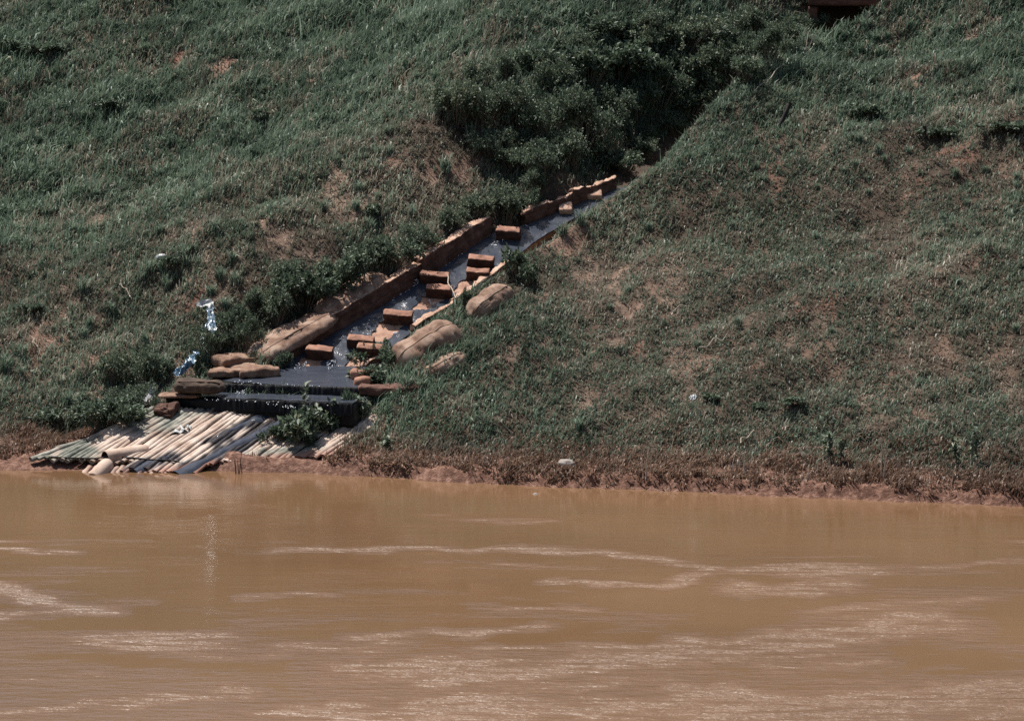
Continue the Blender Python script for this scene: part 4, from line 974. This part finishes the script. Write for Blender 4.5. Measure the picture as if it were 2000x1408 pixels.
def strands(name, label, paths, wid, m, seed, **kw):
    V = []; Fc = []
    for k, pth in enumerate(paths):
        o = ribbon(hp(pth) + np.array([0, -.25 - .02 * k, .10]), wid, m, 'tmp', 'tmp', 'tmp', seed + k, n=40, nv=5, **kw); me_ = o.data
        v = np.empty(len(me_.vertices) * 3); me_.vertices.foreach_get('co', v); b0 = len(V); V += list(v.reshape(-1, 3)); Fc += [tuple(i_ + b0 for i_ in p_.vertices) for p_ in me_.polygons]
        bpy.data.objects.remove(o); bpy.data.meshes.remove(me_)
    tag(link(name, mesh(name, V, Fc), m), label, 'plastic')
strands('plastic_strip', 'wider torn blue and white plastic strip hanging in the bank weeds', [[(409, 612), (411, 630), (410, 648), (414, 664), (412, 674)], [(415, 610), (419, 630), (422, 650), (423, 668), (419, 684)], [(411, 616), (415, 634), (417, 650), (419, 662)]], [.03, .055, .06, .05, .02], 'plastic_blue', 1, crumple=.03)
strands('plastic_strip', 'narrow blue plastic strip just left of the wider hanging one', [[(406, 643), (401, 660), (399, 674), (401, 686)], [(404, 648), (398, 664), (396, 680)]], [.02, .05, .05, .02], 'plastic_blue', 5, crumple=.02)
ribbon(hp([(392, 606), (402, 598), (412, 602), (416, 612)]) + np.array([0, -.2, .06]), .14, 'plastic_white', 'plastic_scrap', 'white plastic scrap snagged at the top of the hanging blue strips', 'plastic', 3, crumple=.06)
ribbon(hp([(384, 690), (378, 706), (368, 720), (350, 730), (342, 735)]) + np.array([0, -.28, .03]), [.08, .15, .18, .15, .05], 'plastic_blue', 'plastic_scrap', 'crumpled white and blue plastic heaped above the left step end', 'plastic', 4, crumple=.09)
ribbon(hp([(304, 760), (298, 775), (288, 788), (272, 797)]) + np.array([0, -.25, .03]), [.1, .17, .17, .06], 'plastic_grey', 'plastic_strip', 'grey white plastic strip left of the lower step above the poles', 'plastic', 5, crumple=.035)
ribbon(np.array([APRON.hit(x, y) for x, y in [(330, 854), (345, 846), (358, 840), (370, 836)]]) + np.array([0, 0, .045]), [.12, .34, .36, .16], 'plastic_white', 'plastic_bag', 'crumpled white plastic bag lying on the pale poles', 'plastic', 6, crumple=.06, lift=0, flat=.25, face=(0, 0, 1.0))
ribbon(hp([(1347, 794), (1352, 791), (1358, 787)]) + np.array([0, -.05, .1]), [.05, .12, .05], 'plastic_white', 'plastic_scrap', 'tiny white scrap in the grass of the lower right slope', 'litter', 7, crumple=.03)
ribbon(hp([(1508, 108), (1516, 100), (1526, 96)]) + np.array([0, -.25, .2]), [.05, .14, .1], 'plastic_white', 'plastic_scrap', 'white scrap caught in the upper gully shrubs below the drain outlet', 'litter', 8, crumple=.06)
def rock(p, s, seed, label, m='stone', name='stone'):
    nu, nv = 20, 28; V = []
    for i in range(nu):
        th = math.pi * i / (nu - 1)
        for j in range(nv): ph = 2 * math.pi * j / nv; V.append((math.sin(th) * math.cos(ph), math.sin(th) * math.sin(ph), math.cos(th)))
    V = np.array(V); r = .72 + .55 * fbm3(V * 1.5 + seed * 7.3, seed, 3); V = V * r[:, None] * np.asarray(s)[None] + np.asarray(p)
    o = link(name, mesh(name, V, gridfaces(nu, nv, cv=True)), m); tag(o, label, 'stone'); return o
rock(hit1(1106, 912) + np.array([0, 0, .05]), (.15, .12, .09), 3, 'grey rounded stone on the brown shore right of centre')
rock(hit1(315, 512) + np.array([0, 0, .09]), (.11, .09, .07), 4, 'small white stone lying on the left grass slope', 'plastic_white')
d = CZ * F / (965 + 32); rock((P(1046, 965, d)) + np.array([0, 0, -.01]), (.05, .04, .03), 5, 'small pale lump breaking the water surface near the shore')
def stick(pa, pb, r, m, name, label, cat, seed=0, bend=.05):
    pa = np.asarray(pa, float); pb = np.asarray(pb, float); t = np.linspace(0, 1, 14)[:, None]; C = pa * (1 - t) + pb * t
    C += (np.stack([vn2(t[:, 0] * 4, t[:, 0] * 0 + k, seed + k) for k in range(3)], 1) - .5) * bend
    V, f = tube(C, np.linspace(r, r * .75, 14), 8); o = link(name, mesh(name, V, f), m); tag(o, label, cat); return o
a = hit1(1517, 252); stick(a + np.array([0, 0, -.05]), a + np.array([.30, .12, .52]), .055, 'dark_timber', 'stake', 'dark wooden stake leaning right on the upper right slope', 'stake', 1, .02)
a = hit1(1805, 272); stick(a + np.array([0, 0, -.05]), a + np.array([.01, .02, .26]), .045, 'dark_timber', 'post_stump', 'short dark post stump under the weed clump on the right slope', 'post', 2, .02)
tw = [((905, 275), (945, 300), 'reddish dry twig lying on the eroded bank below the thicket'), ((1340, 128), (1400, 150), 'pale branch lying across the gully thicket'), ((1440, 880), (1475, 855), 'pale dry twig lying on the lower right slope'), ((1305, 625), (1340, 612), 'pale forked twig among the dry patches of the right slope'),
      ((1370, 690), (1430, 668), 'long thin twig on the dry right slope'), ((640, 358), (650, 368), 'short white twig on the dry slope left of the thicket'), ((1470, 190), (1530, 140), 'long dry stem lying along the ridge grass above the stake'), ((1710, 110), (1730, 95), 'small pale twig high on the right slope'),
      ((230, 560), (260, 590), 'thin pale stem on the left slope'), ((60, 665), (75, 690), 'white thin twig on the lower left slope'), ((870, 540), (893, 600), 'pale root dangling over the broken kerb end')]
for k, (a, b, lab) in enumerate(tw):
    stick(hit1(*a) + np.array([0, -.05, .12]), hit1(*b) + np.array([0, -.05, .14]), .013, 'dry_stem', 'twig', lab, 'twig', 10 + k, .12)
# hanging roots in the gully below the thicket, and strands under the drain outlet
for k in range(9):
    px = 1170 + k * 8 + rt.uniform(-3, 3); a = hit1(px, 268) + np.array([0, -.2, .25]); b = hit1(px + rt.uniform(-6, 4), 315) + np.array([0, -.15, .05])
    o = stick(a, b, .016, 'root', 'hanging_root', 'thin brown root hanging below the gully thicket', 'root', 40 + k, .14); o['group'] = 'roots hanging below the gully thicket'

# foam where the water breaks
rngf = np.random.default_rng(12); pts = []
def spray(px0, px1, py0, py1, plane, n, up=.04):
    for _ in range(int(n * .45)):
        t = rngf.random(); p = plane.hit(px0 + (px1 - px0) * t + rngf.normal(0, 1.5), py0 + (py1 - py0) * t + rngf.normal(0, 1.2)); pts.append(p + np.array([0, -.03, up * rngf.random()]))
spray(640, 656, 722, 715, POND, 70, .14); spray(575, 600, 722, 714, POND, 50, .08); spray(640, 650, 712, 704, CHUTE, 40, .05); spray(812, 820, 562, 548, CHUTE, 50, .14)
spray(560, 690, 753, 760, POND, 40, .02); spray(450, 520, 746, 750, POND, 30, .02); spray(400, 560, 780, 787, TREAD, 40, .02); spray(600, 680, 788, 791, TREAD, 20, .02); spray(520, 580, 790, 800, TREAD, 50, .06); spray(460, 480, 771, 770, TREAD, 60, .07); spray(440, 690, 802, 807, APRON, 130, .12)
spray(775, 768, 648, 655, CHUTE, 25, .03); spray(838, 850, 590, 596, CHUTE, 25, .05); spray(960, 990, 480, 470, CHUTE, 25, .04); spray(600, 760, 700, 610, CHUTE, 60, .04); spray(760, 900, 590, 500, CHUTE, 60, .04); spray(730, 735, 716, 718, CHUTE, 20, .03)
V = []; Fc = []
oc = np.array([(1, 0, 0), (-1, 0, 0), (0, 1, 0), (0, -1, 0), (0, 0, 1), (0, 0, -1)]); of = [(0, 2, 4), (2, 1, 4), (1, 3, 4), (3, 0, 4), (2, 0, 5), (1, 2, 5), (3, 1, 5), (0, 3, 5)]
for p in pts:
    b0 = len(V); s = rngf.uniform(.004, .013); V += list(p + oc * s * np.array([1.5, 1, 1])); Fc += [tuple(i + b0 for i in q) for q in of]
tag(link('foam', mesh('foam', V, Fc), 'foam'), 'white flecks of foam where the water breaks', 'foam', kind='stuff')
